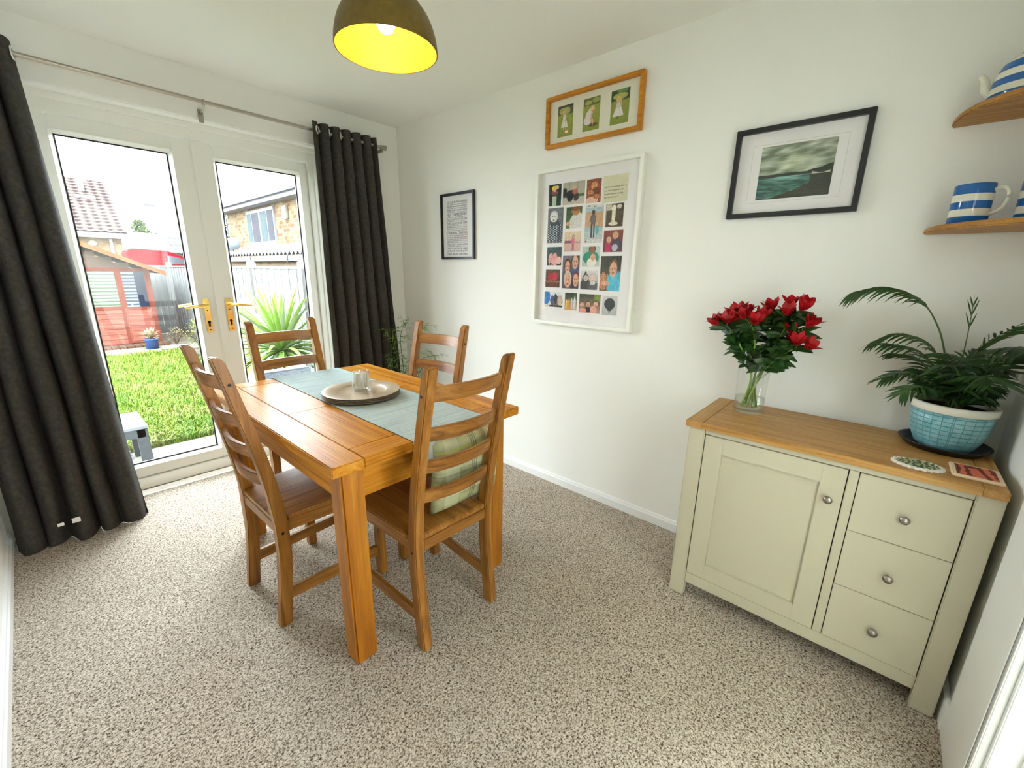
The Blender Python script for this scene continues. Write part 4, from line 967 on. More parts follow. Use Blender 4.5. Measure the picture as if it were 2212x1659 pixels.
# 3. large white frame with many photographs
y0, y1, z0, z1 = -1.414, -2.073, 1.048, 1.913
t = picture('collage_frame', 'large white frame holding a grid of small family photographs', y0, y1, z0, z1)
ring_frame(y0, y1, z0, z1, 0.019, 0.036, MT['whiteframe'], t, inner_back=0.008)
m = MB(); B_ = m.box(-0.0108, -0.004, y1 + 0.016, y0 - 0.016, z0 + 0.016, z1 - 0.016); m.build('mount_board', MT['mount'], t)
PH = [
 ((-1.494, 1.833, -1.581, 1.719), paint((30, 66, 48), (24, 30, 26), [('r', .30, 0, .64, .46, (176, 190, 170)), ('e', .48, .62, .28, .14, (128, 70, 68)), ('e', .44, .82, .22, .12, (226, 190, 70)), ('e', .66, .84, .14, .09, (220, 190, 120)), ('e', .48, .72, .12, .07, SK)], 20, 16, 5), 'child in a red top holding yellow flowers'),
 ((-1.592, 1.833, -1.736, 1.717), paint((196, 188, 174), (170, 166, 150), [('r', 0, .34, 1, .46, (76, 120, 50)), ('r', 0, .46, 1, 1, (172, 168, 150)), ('r', .28, .46, .31, 1, (130, 128, 112)), ('r', .66, .46, .69, 1, (130, 128, 112)), ('e', .10, .56, .10, .2, (44, 50, 44)), ('e', .36, .44, .22, .2, (50, 48, 48)), ('e', .34, .26, .12, .13, (40, 36, 34)), ('e', .62, .34, .12, .20, (60, 50, 50)), ('e', .56, .58, .13, .12, (176, 90, 80)), ('e', .53, .74, .08, .09, SK)], 24, 10, 6), 'child riding a small black toy by a fence'),
 ((-1.747, 1.832, -1.836, 1.714), paint((150, 86, 44), (134, 70, 34), [('e', .4, .10, .42, .16, (222, 182, 156)), ('e', .52, .72, .22, .16, (206, 140, 90)), ('e', .66, .5, .28, .14, (112, 62, 36)), ('e', .3, .46, .2, .10, (190, 122, 74)), ('e', .7, .25, .2, .1, (184, 116, 70))], 16, 30, 7), 'sepia brown family photograph'),
 ((-1.847, 1.837, -1.989, 1.707), paint((208, 206, 172), (214, 212, 178), [], 10, 3, 8), 'pale green card with four lines of small text'),
 ((-1.494, 1.708, -1.602, 1.517), paint((84, 92, 98), (118, 122, 122), [('e', .5, .24, .62, .34, (62, 72, 80)), ('d', 9, 14, .07, .52, (206, 212, 214)), ('e', .44, .60, .30, .11, (70, 78, 84)), ('e', .40, .76, .26, .16, (206, 208, 206)), ('e', .38, .73, .22, .13, (224, 224, 220)), ('e', .30, .77, .035, .015, (60, 60, 60)), ('e', .48, .77, .035, .015, (60, 60, 60)), ('e', .38, .66, .07, .018, (110, 100, 100))], 12, 12, 9), 'grey toned photograph of a toddler in a spotted coat'),
 ((-1.622, 1.704, -1.726, 1.592), paint((90, 116, 74), (58, 86, 52), [('e', .74, .22, .52, .50, (214, 214, 204)), ('e', .60, .80, .26, .20, (178, 124, 76)), ('e', .6, .94, .30, .14, (120, 74, 40)), ('e', .14, .22, .14, .1, SK)], 14, 14, 10), 'person in a white shirt outdoors'),
 ((-1.748, 1.706, -1.860, 1.510), paint((190, 190, 186), (206, 204, 196), [('r', 0.02, .10, .98, .92, (168, 190, 196)), ('r', 0.02, .42, .98, .80, (196, 160, 116)), ('r', 0, .10, 1, .30, (188, 196, 194)), ('r', 0, 0, 1, .10, (212, 212, 208)), ('r', 0, .92, 1, 1, (212, 212, 208)), ('r', .34, .14, .44, .50, (52, 58, 72)), ('r', .48, .14, .56, .50, (52, 58, 72)), ('e', .45, .62, .17, .14, (110, 96, 96)), ('e', .45, .80, .09, .06, (74, 50, 40)), ('e', .70, .34, .10, .14, (94, 166, 170)), ('e', .70, .50, .07, .05, SK), ('e', .1, .04, .06, .02, (70, 70, 70)), ('e', .2, .96, .08, .015, (70, 70, 70)), ('e', .5, .95, .08, .015, (70, 70, 70))], 22, 12, 11), 'adult and child on a beach'),
 ((-1.872, 1.700, -1.975, 1.586), paint((74, 58, 38), (96, 84, 60), [('r', .02, .72, .35, 1, (196, 190, 170)), ('r', .62, .66, .98, 1, (60, 50, 40)), ('e', .75, .86, .13, .10, (206, 200, 180)), ('r', .36, .16, .56, .72, (226, 220, 196)), ('e', .46, .14, .26, .08, (226, 220, 196)), ('e', .46, .80, .12, .14, (232, 226, 206)), ('r', .0, .0, .04, 1, (196, 190, 170))], 16, 16, 12), 'sepia photograph of someone in a long white dress'),
 ((-1.617, 1.574, -1.726, 1.467), paint((206, 170, 160), (226, 206, 172), [('r', 0, .42, .46, .56, (150, 84, 110)), ('r', .7, .42, 1, .5, (190, 130, 140))] + person(.55, .06, .84, .22, (214, 120, 140), (176, 70, 110)), 14, 12, 13), 'child dressed in pink with arms raised'),
 ((-1.870, 1.570, -1.982, 1.460), paint((96, 40, 40), (134, 62, 50), [('e', .26, .20, .18, .28, (176, 44, 90)), ('e', .70, .28, .26, .34, (70, 66, 84)), ('e', .62, .20, .16, .16, (190, 190, 200))] + face(.28, .54, .11, (214, 180, 140)) + face(.62, .74, .14, (180, 140, 90)), 14, 12, 14), 'adult and child against a red background'),
 ((-1.496, 1.495, -1.601, 1.391), paint((60, 72, 72), (72, 92, 90), [('e', .28, .32, .17, .36, (224, 160, 156)), ('e', .56, .30, .17, .40, (226, 166, 160)), ('e', .82, .28, .18, .20, (232, 190, 180)), ('r', .22, .0, .34, .14, (50, 54, 60))], 14, 14, 15), 'two children in pink side by side'),
 ((-1.612, 1.445, -1.728, 1.262), paint((90, 80, 92), (120, 116, 122), [('r', .52, .0, 1, .26, (72, 66, 76)), ('e', .8, .46, .36, .20, (72, 92, 128))] + face(.30, .66, .17, (96, 60, 40)) + face(.74, .80, .19, (70, 64, 70)) + face(.34, .24, .20, (206, 190, 170)) + face(.82, .26, .18, (120, 60, 50)), 14, 12, 16), 'four smiling faces close together'),
 ((-1.743, 1.491, -1.853, 1.385), paint((186, 200, 186), (176, 204, 190), [('e', .5, .44, .46, .34, (40, 142, 116)), ('e', .56, .22, .28, .22, (232, 226, 216))] + face(.56, .84, .17, (70, 44, 34), (150, 104, 76)) + face(.62, .44, .13, (206, 170, 140)), 14, 10, 17), 'adult in a green top holding a baby'),
 ((-1.863, 1.440, -1.985, 1.258), paint((80, 68, 44), (46, 54, 40), [('e', .76, .24, .42, .36, (70, 176, 202)), ('e', .18, .28, .18, .26, (186, 120, 80)), ('d', 12, 16, .05, .48, (226, 180, 140)), ('e', .72, .20, .36, .28, (78, 184, 208)), ('e', .30, .22, .22, .06, SK)] + face(.64, .62, .20, (110, 70, 46)), 14, 14, 18), 'child in bright blue hugging a toy'),
 ((-1.491, 1.368, -1.596, 1.265), paint((86, 62, 46), (96, 84, 60), [('e', .36, .58, .20, .24, (178, 50, 60)), ('e', .64, .62, .20, .24, (190, 54, 70)), ('r', 0, .26, 1, .36, (140, 100, 70)), ('e', .5, .16, .4, .1, (110, 60, 44))] , 14, 16, 19), 'two children in red outdoors'),
 ((-1.740, 1.364, -1.851, 1.260), paint((150, 152, 150), (222, 222, 216), [('t', .28, .5, .22, 1.0, (60, 62, 60)), ('e', .3, .24, .34, .30, (72, 72, 72)), ('e', .74, .20, .30, .26, (92, 92, 96)), ('e', .72, .36, .16, .10, (206, 206, 204))] + face(.30, .60, .15, (70, 70, 68), (206, 190, 178)) + face(.70, .60, .18, (196, 190, 180), (222, 200, 188)), 14, 8, 20), 'two people in warm hats'),
 ((-1.488, 1.238, -1.624, 1.149), paint((214, 210, 200), (216, 222, 226), [('e', .10, .66, .22, .5, (44, 122, 190)), ('e', .66, .42, .34, .34, (130, 110, 106)), ('e', .44, .44, .10, .34, (74, 88, 120)), ('e', .62, .56, .10, .34, (70, 66, 80)), ('e', .84, .46, .12, .36, (200, 180, 160)), ('r', .3, .0, 1, .12, (44, 44, 50))], 14, 14, 21), 'group of people by a round blue window'),
 ((-1.639, 1.238, -1.722, 1.140), paint((206, 160, 110), (44, 66, 48), [('r', .06, .08, .22, .44, (236, 206, 120)), ('t', .14, .44, .10, .62, (236, 206, 120)), ('r', .28, .08, .44, .46, (226, 150, 70)), ('t', .36, .46, .10, .66, (226, 180, 100)), ('r', .50, .08, .66, .5, (200, 196, 190)), ('t', .58, .5, .10, .72, (206, 206, 200)), ('r', .72, .06, .94, .5, (206, 206, 206)), ('t', .83, .5, .13, .84, (214, 214, 214))], 14, 8, 22), 'row of small pointed beach huts'),
 ((-1.739, 1.236, -1.876, 1.131), paint((190, 150, 130), (52, 60, 46), [('r', .72, .6, 1, 1, (120, 140, 40))] + face(.14, .44, .11) + face(.44, .46, .12) + face(.80, .50, .12) + [('e', .42, .18, .2, .14, (30, 28, 30)), ('e', .70, .18, .16, .2, (222, 160, 140)), ('e', .2, .12, .16, .14, (226, 150, 130))], 16, 16, 23), 'group of people with their arms out'),
 ((-1.889, 1.232, -1.980, 1.129), paint((178, 180, 178), (204, 206, 202), [('e', .50, .58, .36, .30, (46, 54, 54)), ('t', .50, .20, -.0, .44, (46, 54, 54)), ('e', .5, .36, .18, .16, (46, 54, 54)), ('r', .47, .11, .54, .17, (40, 40, 40))], 14, 6, 24), 'dark balloon against a pale sky'),
]
for (ya, za, yb, zb), fn, lb in PH:
    art('photograph', t, ya, yb, zb, za, -0.0113, 40, int(40 * (za - zb) / (ya - yb)), fn, lb)
V, Fc = [], []
for i, s_ in enumerate(['Life moves pretty fast. If', "you don't stop and look", 'around once in a while,', 'you could miss it.']):
    letters(s_, -1.856, -1.856 - 0.0048 * len(s_), 1.776 - i * 0.0165, 1.786 - i * 0.0165, -0.0116, V, Fc, 0.02)
m = MB(); m.add(V, Fc); m.build('card_text', MT['ink'], t)
B(-0.0225, -0.0215, y1 + 0.0175, y0 - 0.0175, z0 + 0.0175, z1 - 0.0175).build('glazing', MT['picglass'], t)

# 4. landscape painting
y0, y1, z0, z1 = -2.475, -2.924, 1.586, 1.928
t = picture('framed_painting', 'black frame with a moody green lake landscape in a wide white mount', y0, y1, z0, z1)
ring_frame(y0, y1, z0, z1, 0.019, 0.026, MT['black'], t, inner_back=0.006)
B(-0.0088, -0.004, y1 + 0.014, y0 - 0.014, z0 + 0.014, z1 - 0.014).build('mount_board', MT['mount'], t)
m = MB()
for (a, b, c, d) in ((-2.5425, -2.5438, 1.644, 1.864), (-2.5425, -2.86, 1.8627, 1.864), (-2.8587, -2.86, 1.644, 1.864), (-2.5425, -2.86, 1.644, 1.6453)): m.box(-0.0090, -0.0086, a, b, c, d)
m.build('mount_line', plain('pale_mount_line', (0.60, 0.59, 0.54), 0.8), t)
def lake(U, V):
    hz_ = 0.46
    n1 = nz(U * 2.2, V * 6 - U * 1.2, 2.2, 1); n2 = nz(U * 3, V * 14, 3.0, 2); n3 = nz(U, V, 60, 3); n4 = nz(U * 2, V * 3, 4, 5)
    sky = np.array([146, 156, 136])[None, :] + (n1 * 70 + n2 * 26 + n4 * 16)[:, None] + (44 * np.exp(-((U - .48) ** 2 / .05 + (V - .66) ** 2 / .03)))[:, None] * np.array([1, 1, .8])
    wat = np.array([60, 106, 96])[None, :] + (n2 * 66 + n1 * 20)[:, None] * np.array([.8, 1, 1]) + (90 * np.exp(-((U - .42) ** 2 / .06 + (V - .40) ** 2 / .004)))[:, None]
    C = np.where((V > hz_)[:, None], sky, wat)
    bank = V < 0.34 * np.clip((U - 0.28) / 0.7, 0, 1) ** 0.9 + 0.02 + 0.03 * n4
    C[bank] = np.array([48, 50, 32]) + n3[bank][:, None] * np.array([60, 60, 34])
    hill = (V > hz_ - .05) & (V < hz_ + .012 + .02 * nz(U * 6, V * 0, 1, 9)); C[hill] = [44, 56, 46]
    head = (U > .68) & (V > hz_ - .03) & (V < hz_ + 0.30 * (U - .66) + .02 * n4); C[head] = [34, 48, 36]
    beach = (U > .74) & (U < .97) & (V > hz_ - .075) & (V < hz_ - .03 + .02 * np.sin(U * 20)); C[beach] = [190, 190, 164]
    rock = (U > .72) & (V < hz_ - .06); C[rock] = np.array([44, 48, 34]) + n3[rock][:, None] * 40
    return C + n3[:, None] * 14
art('painting', t, -2.576, -2.827, 1.655, 1.854, -0.0093, 120, 96, lake, 'green and grey lake under a cloudy sky')
B(-0.0145, -0.0135, y1 + 0.018, y0 - 0.018, z0 + 0.018, z1 - 0.018).build('glazing', MT['picglass'], t)

# ------------------------------------------------------------------ corner plant
BX, BY = -0.235, -0.300
t = thing('bamboo_plant', (BX, BY, 0), 'tall feathery bright green plant standing in the corner beside the right curtain', 'potted plant')
m = MB(); m.lathe([(0.0005, 0.0), (0.075, 0.0), (0.085, 0.01), (0.105, 0.20), (0.108, 0.215), (0.100, 0.216), (0.095, 0.19), (0.0005, 0.185)], (BX, BY, 0.0005), 48)
m.build('pot', MT['potgrey'], t, weld=True)
MB().lathe([(0.0955, 0.1955), (0.05, 0.199), (0.0005, 0.2)], (BX, BY, 0), 32).build('soil', MT['soil'], t)
ms_, ml = MB(), MB(); rnd = random.Random(12)
canes = [((-0.02, 0.03), (-0.03, 0.07, 0.80), (-0.05, 0.11, 0.90)), ((0.01, 0.01), (-0.01, 0.02, 0.85), (0.03, -0.02, 0.985)), ((0.03, -0.02), (0.03, -0.12, 0.84), (0.06, -0.24, 0.965)), ((-0.03, -0.03), (0.0, -0.22, 0.70), (0.03, -0.40, 0.76)), ((0.0, -0.04), (0.05, -0.14, 0.60), (0.08, -0.24, 0.67)), ((-0.04, 0.0), (-0.04, 0.04, 0.62), (-0.05, 0.07, 0.70))]
for (a, b), md, tp in canes:
    base = Vector((BX + a, BY + b, 0.195)); P = spline([base, base.lerp(Vector((BX + md[0], BY + md[1], md[2])), .5) + Vector((0, 0, 0.05)), Vector((BX + md[0], BY + md[1], md[2])), Vector((BX + tp[0], BY + tp[1], tp[2]))], 9)
    ms_.tube(P, [0.003 - 0.0018 * i / len(P) for i in range(len(P))], 6)
    for i in range(8, len(P) - 1, 2):
        for k in range(3):
            an = rnd.uniform(0, 2 * PI); d = Vector((math.cos(an), math.sin(an), rnd.uniform(-.1, .5)))
            q = P[i] + d.normalized() * rnd.uniform(.02, .05)
            if q.x > -0.03 or q.y > -0.17: continue
            ms_.tube([P[i], q], 0.0008, 4, False)
            for _ in range(4):
                dd = (d + Vector((rnd.uniform(-.8, .8), rnd.uniform(-.8, .8), rnd.uniform(-.6, .3)))); L = rnd.uniform(.03, .07)
                e = q + dd.normalized() * L
                if e.x < -0.02 and e.y < -0.16: ml.leaf(q, dd, L, rnd.uniform(.004, .009), .8, 4)
ml.leaf((BX - 0.05, BY + 0.11, 0.90), (-1, .1, .2), 0.15, 0.012, 0.6, 8)
ml.leaf((BX - 0.03, BY + 0.06, 0.83), (-1, .25, .25), 0.12, 0.014, 0.9, 8)
ms_.build('canes', MT['palmstem'], t); ml.build('leaves', MT['fern'], t)

# ================================================================== out of doors
GZ = -0.16
def noisy(name, a, b, scale=3, rough=0.9, bump=0.0, sc3=(1, 1, 1)):
    t_ = NT(name); t_.pr(rough, 0, 0.15); f_ = t_.noise(t_.coord(sc3), scale, 5); t_.color(t_.ramp(f_, [(0.3, a), (0.7, b)]))
    if bump: t_.bump(f_, bump, 0.01)
    return t_.m
struct('ground', B(-12, 14, 0.27, 60, GZ - 0.3, GZ - 0.03), noisy('earth_and_gravel', O(168, 160, 140), O(206, 198, 180), 6), 'pale gravel and earth around the lawn outside', 'ground')
pv = NT('buff_paving'); pv.pr(0.85, 0, 0.2); bk = pv.new('ShaderNodeTexBrick'); bk.offset = 0.0; pv.link(pv.coord(), bk.inputs[0]); bk.inputs['Scale'].default_value = 1.1; bk.inputs['Mortar Size'].default_value = 0.008; bk.inputs['Brick Width'].default_value = 0.5; bk.inputs['Row Height'].default_value = 0.5
bk.inputs['Color1'].default_value = c4(O(214, 206, 190)); bk.inputs['Color2'].default_value = c4(O(226, 216, 190)); bk.inputs['Mortar'].default_value = c4(O(160, 150, 130)); pv.color(bk.outputs[0])
struct('patio', B(-4.5, 0.15, 0.27, 1.42, GZ - 0.03, GZ), pv.m, 'strip of pale paving slabs outside the garden doors', 'patio')
struct('path', B(-4.2, 0.1, 6.86, 7.55, GZ - 0.03, GZ), pv.m, 'pale slab strip at the far end of the lawn', 'path')
lawn_base = noisy('lawn_soil_and_thatch', O(140, 180, 50), O(196, 220, 90), 5)
struct('lawn', B(-4.5, -0.28, 1.42, 6.86, GZ - 0.03, GZ - 0.005), lawn_base, 'flat green lawn outside', 'lawn')
gm = NT('lawn_grass_blades'); gm.pr(0.6, 0, 0.2); f = gm.noise(gm.coord((1, 1, 0.3)), 2.2, 4)
gm.color(gm.ramp(f, [(0.32, O(140, 206, 50)), (0.5, O(186, 226, 70)), (0.68, O(226, 234, 130))]))
rng = np.random.default_rng(5); N = 26000
gx = rng.uniform(-2.6, -0.30, N); gy = 1.44 + 5.40 * rng.uniform(0, 1, N) ** 1.5; an = rng.uniform(0, 2 * PI, N); ln = rng.uniform(.03, .085, N); wdt = rng.uniform(.003, .006, N); tilt = rng.uniform(.1, .9, N)
dx, dy = np.cos(an), np.sin(an); px_, py_ = -dy, dx
v0 = np.stack([gx - px_ * wdt, gy - py_ * wdt, np.full(N, GZ - .006)], 1); v1 = np.stack([gx + px_ * wdt, gy + py_ * wdt, np.full(N, GZ - .006)], 1)
mx_, my_ = gx + dx * ln * tilt * .35, gy + dy * ln * tilt * .35; mz = GZ + ln * .6
v2 = np.stack([mx_ + px_ * wdt * .8, my_ + py_ * wdt * .8, mz], 1); v3 = np.stack([mx_ - px_ * wdt * .8, my_ - py_ * wdt * .8, mz], 1)
v4 = np.stack([gx + dx * ln * tilt, gy + dy * ln * tilt, GZ + ln * (1 - .35 * tilt)], 1)
VV = np.stack([v0, v1, v2, v3, v4], 1).reshape(-1, 3); m = MB(); m.v = VV.tolist()
for i in range(N):
    a = i * 5; m.f.append((a, a + 1, a + 2, a + 3)); m.f.append((a + 3, a + 2, a + 4))
m.mi = [0] * len(m.f); m.sm = [False] * len(m.f)
tag(m.build('lawn_grass', gm.m, None), 'short bright green grass growing on the lawn', 'grass', None, 'stuff')

# garden bench stub by the door
t = thing('garden_bench', (-2.1, 1.12, GZ), 'low grey slatted garden bench by the door, half hidden by the left curtain', 'bench')
GR = plain('weathered_grey_slat', O(190, 194, 202), 0.6, 0, .3, .1, 20); DG = plain('charcoal_bench_frame', O(112, 120, 124, .8), 0.7, 0, .3, .25, 40)
for k in range(7):
    B(-2.55, -1.690, 0.885 + k * 0.067, 0.945 + k * 0.067, 0.185, 0.207).build('slat', GR, t, bevel=0.003)
for x in (-1.76, -2.5):
    for y in (0.89, 1.30): B(x, x + 0.065, y, y + 0.05, GZ, 0.184).build('leg', DG, t, bevel=0.003)
    B(x + 0.01, x + 0.055, 0.94, 1.30, 0.12, 0.184).build('side_rail', DG, t)
B(-2.5, -1.71, 0.89, 0.92, 0.12, 0.184).build('front_rail', DG, t)
for k in range(5): B(-2.48, -1.80, 0.93 + k * 0.07, 0.985 + k * 0.07, -0.05, -0.03).build('shelf_slat', GR, t, bevel=0.002)

# fence panels and posts
FW = NT('weathered_grey_fence'); FW.pr(0.9, 0, 0.15); f = FW.noise(FW.coord((7, 7, 0.8)), 2.5, 6); f3 = FW.noise(FW.coord((60, 60, 3)), 1.0, 3)
FW.color(FW.mix(0.5, FW.ramp(f, [(0.3, O(176, 180, 178, 1.3)), (0.7, O(212, 214, 210, 1.3))]), FW.ramp(f3, [(0.35, (.6, .6, .6)), (0.6, (1, 1, 1))]), 'MULTIPLY'))
FP = noisy('pale_concrete_post', O(206, 204, 196), O(232, 230, 222), 8); FT = plain('pale_capping_rail', O(224, 218, 206), 0.8)
def panel(par, along, c, a, b):
    """feather-edge boards between two posts; along 'y' at x=c or along 'x' at y=c"""
    def bx(m, p0, p1, q0, q1, z0, z1): m.box(c + q0, c + q1, p0, p1, z0, z1) if along == 'y' else m.box(p0, p1, c + q0, c + q1, z0, z1)
    m_ = MB(); n = int((b - a) / 0.115); w_ = (b - a) / n
    for k in range(n): bx(m_, a + k * w_ + 0.002, a + (k + 1) * w_ - 0.002, -0.012 - 0.006 * (k % 2), 0.004 - 0.006 * (k % 2), GZ + 0.14, 1.345)
    t_ = m_.build('fence_panel', FW.m, par)
    m_ = MB(); bx(m_, a, b, -0.03, 0.03, 1.346, 1.375); m_.build('capping_rail', FT, t_)
    m_ = MB(); bx(m_, a, b, -0.02, 0.02, GZ - 0.02, GZ + 0.138); m_.build('gravel_board', FP, t_)
def post(par, x, y):
    m_ = MB(); m_.box(x - 0.05, x + 0.05, y - 0.05, y + 0.05, GZ - 0.02, 1.43)
    tp = [(x - .05, y - .05, 1.43), (x + .05, y - .05, 1.43), (x + .05, y + .05, 1.43), (x - .05, y + .05, 1.43), (x, y, 1.465)]
    m_.add(tp, [(0, 1, 4), (1, 2, 4), (2, 3, 4), (3, 0, 4)]); m_.build('fence_post', FP, par)
FXX = 0.21; ysP = [0.58, 2.42, 4.24, 6.07, 7.90, 9.73]
t = thing('garden_fence', (FXX, 5.0, GZ), 'weathered grey board fence with pale posts along the right side of the garden', 'fence')
for y in ysP: post(t, FXX, y)
for a, b in zip(ysP, ysP[1:]): panel(t, 'y', FXX, a + 0.051, b - 0.051)
t = thing('garden_fence', (-1.6, 9.73, GZ), 'weathered grey board fence closing the far end of the garden behind the playhouse', 'fence')
post(t, -1.63, 9.73); panel(t, 'x', 9.73, -1.579, FXX - 0.051); panel(t, 'x', 9.73, -3.40, -1.681)

# playhouse
hx0, hx1, hy0, hy1, hz0 = -3.02, -0.44, 7.95, 9.45, GZ + 0.04
def rz_(x): return 1.80 - 0.444 * abs(x + 1.73) * 1.0 + 0.11
t = thing('playhouse', (-1.73, 8.7, GZ), 'red brown wooden garden playhouse at the far end of the lawn', 'playhouse')
CL = NT('red_brown_cladding'); CL.pr(0.6, 0, 0.3); f = CL.noise(CL.coord((1.5, 1.5, 14)), 2.0, 4); CL.color(CL.ramp(f, [(0.3, O(140, 60, 42, 1.7)), (0.7, O(196, 108, 80, 1.7))]))
BR = noisy('playhouse_trim', O(130, 64, 50, 1.6), O(160, 86, 66, 1.6), 4); BARGE = noisy('orange_barge_board', O(190, 116, 70), O(214, 142, 96), 5)
m = MB()
def clad(m, x0, x1, z0, z1, y, gable=False):
    z = z0
    while z < z1 - 0.001:
        zt_ = min(z + 0.098, z1); xa, xb = x0, x1
        if gable:
            hw = max(0.0, (rz_(-1.73) - 0.05 - zt_) / 0.444); xa, xb = max(x0, -1.73 - hw), min(x1, -1.73 + hw)
        if xb - xa > 0.02: m.prism([(y, z), (y - 0.016, z), (y - 0.006, zt_ - 0.003), (y, zt_ - 0.003)], 0, xa, xb)
        z += 0.098
clad(m, hx0, -1.27, hz0, 0.545, hy0); clad(m, -1.27, -0.945, hz0, 0.545, hy0); clad(m, hx0, -1.95, 0.545, 1.31, hy0)
m.box(hx0, hx1, hy0 + 0.001, hy0 + 0.02, hz0, 0.545); m.box(hx0, -1.95, hy0 + 0.001, hy0 + 0.02, 0.545, 1.31)
m.box(hx0, hx0 + 0.02, hy0, hy1, hz0, 1.24); m.box(hx1 - 0.02, hx1, hy0, hy1, hz0, 1.24); m.box(hx0, hx1, hy1 - 0.02, hy1, hz0, 1.24)
m.build('wall', CL.m, t)
DKG = noisy('dark_gable_boards', O(112, 92, 80, 1.5), O(150, 126, 110, 1.5), 4)
m = MB(); clad(m, hx0, hx1, 1.315, 1.90, hy0, True); m.build('gable', DKG, t)
m = MB(); m.box(-1.95, -0.44, hy0 - 0.02, hy0 + 0.03, 1.25, 1.315); m.box(-0.955, -0.905, hy0 - 0.02, hy0 + 0.03, hz0, 1.25); m.box(-0.50, -0.44, hy0 - 0.025, hy0 + 0.03, hz0, 1.25)
m.box(-1.95, -1.90, hy0 - 0.02, hy0 + 0.03, 0.545, 1.25); m.box(-1.90, -0.955, hy0 - 0.02, hy0 + 0.03, 0.545, 0.60)
m.build('framing', BR, t)
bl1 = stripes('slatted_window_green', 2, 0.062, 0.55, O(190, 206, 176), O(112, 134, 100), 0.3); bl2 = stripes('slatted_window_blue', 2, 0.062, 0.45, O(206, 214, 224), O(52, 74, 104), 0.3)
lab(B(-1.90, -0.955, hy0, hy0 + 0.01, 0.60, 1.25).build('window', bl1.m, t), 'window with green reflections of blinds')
dr = B(-0.905, -0.50, hy0 - 0.012, hy0 + 0.02, hz0 + 0.01, 0.56).build('door', CL.m, t)
m = MB(); clad(m, -0.87, -0.53, hz0 + 0.05, 0.53, hy0 - 0.012); m.build('door_boards', CL.m, dr)
m = MB(); m.box(-0.905, -0.865, hy0 - 0.02, hy0 + 0.01, 0.56, 1.25); m.box(-0.53, -0.50, hy0 - 0.02, hy0 + 0.01, 0.56, 1.25); m.box(-0.865, -0.53, hy0 - 0.02, hy0 + 0.01, 0.53, 0.58); m.build('door_frame', BR, dr)
B(-0.865, -0.68, hy0 - 0.006, hy0, 0.58, 1.25).build('door_glass', bl2.m, dr); B(-0.68, -0.53, hy0 - 0.006, hy0, 0.58, 1.25).build('door_glass', plain('dark_blue_glass', O(50, 60, 92), 0.15), dr)
m = MB(); m.box(-0.80, -0.775, hy0 - 0.03, hy0 - 0.021, 0.585, 0.635); m.build('bolt', plain('zinc', O(220, 220, 220), .4), dr)
for sg in (-1, 1):
    y_a, y_b = 7.62, 9.6; xe = -1.73 + sg * 1.49; z_r = rz_(-1.73); z_e = rz_(xe)
    v = [(-1.73, y_a, z_r), (xe, y_a, z_e), (xe, y_b, z_e), (-1.73, y_b, z_r)]
    m = MB(); m.add([(x, y, z) for x, y, z in v] + [(x, y, z - 0.035) for x, y, z in v], [(0, 1, 2, 3), (7, 6, 5, 4), (0, 4, 5, 1), (1, 5, 6, 2), (2, 6, 7, 3), (3, 7, 4, 0)])
    m.build('roof', DKG, t)
    v = [(-1.73, z_r + 0.012), (xe, z_e + 0.012), (xe, z_e - 0.068), (-1.73, z_r - 0.068)]
    MB().prism(v, 1, y_a - 0.022, y_a - 0.001).build('barge_board', BARGE, t)
m = MB()
for k in range(24): m.box(-3.0 + k * 0.11, -3.0 + k * 0.11 + 0.098, 7.56, 7.93, GZ + 0.0005, GZ + 0.035)
m.build('deck_boards', noisy('deck_brown', O(150, 110, 90), O(190, 150, 124), 6), t)
# blue pot with pale flowers on the slab strip
t = thing('blue_flower_pot', (-0.70, 7.28, GZ), 'bright blue pot with a pale yellow spiky plant in front of the playhouse', 'potted plant')
BLP = plain('blue_glazed_pot', O(40, 112, 190, 1.7), 0.4)
MB().lathe([(0.0005, 0), (0.098, 0), (0.10, 0.16), (0.108, 0.162), (0.108, 0.19), (0.096, 0.19), (0.0005, 0.185)], (-0.70, 7.28, GZ + 0.0005), 32).build('pot', BLP, t)
m = MB(); rnd = random.Random(3)
for k in range(120):
    a = rnd.uniform(0, 2 * PI); e = rnd.uniform(0.2, 1.5); m.leaf((-0.70, 7.28, GZ + 0.20), (math.cos(a) * math.cos(e), math.sin(a) * math.cos(e), math.sin(e)), rnd.uniform(.12, .23), 0.024, 0.7, 4)
m.build('pale_leaves', noisy('pale_yellow_flower', O(236, 216, 150, 1.5), O(250, 240, 206, 1.5), 10), t)
# shrubs by the fence
def shrub(nm_, x, y, r, h, mt, lb, n=500, seed=1, z0=GZ):
    rnd = random.Random(seed); m_ = MB()
    for k in range(n):
        a = rnd.uniform(0, 2 * PI); b = math.acos(rnd.uniform(0, 1)); q = rnd.uniform(.6, 1) ; p = Vector((x + r * q * math.sin(b) * math.cos(a), y + r * q * math.sin(b) * math.sin(a), z0 + h * q * math.cos(b) * .95 + 0.02))
        d = Vector((math.sin(b) * math.cos(a) + rnd.uniform(-.6, .6), math.sin(b) * math.sin(a) + rnd.uniform(-.6, .6), math.cos(b) + rnd.uniform(-.3, .6))); s_ = r * rnd.uniform(.12, .22)
        m_.leaf(p, d, s_, s_ * .5, .5, 3)
    t_ = thing(nm_, (x, y, z0), lb, 'shrub'); m_.build('leaves', mt, t_)
    m_ = MB(); 
    for k in range(6):
        a = k * 1.05; m_.tube([(x, y, z0 - 0.01), (x + r * .5 * math.cos(a), y + r * .5 * math.sin(a), z0 + h * .6)], [0.012, 0.004], 5)
    m_.build('branches', plain('brown_twig', O(120, 96, 70), .8), t_)
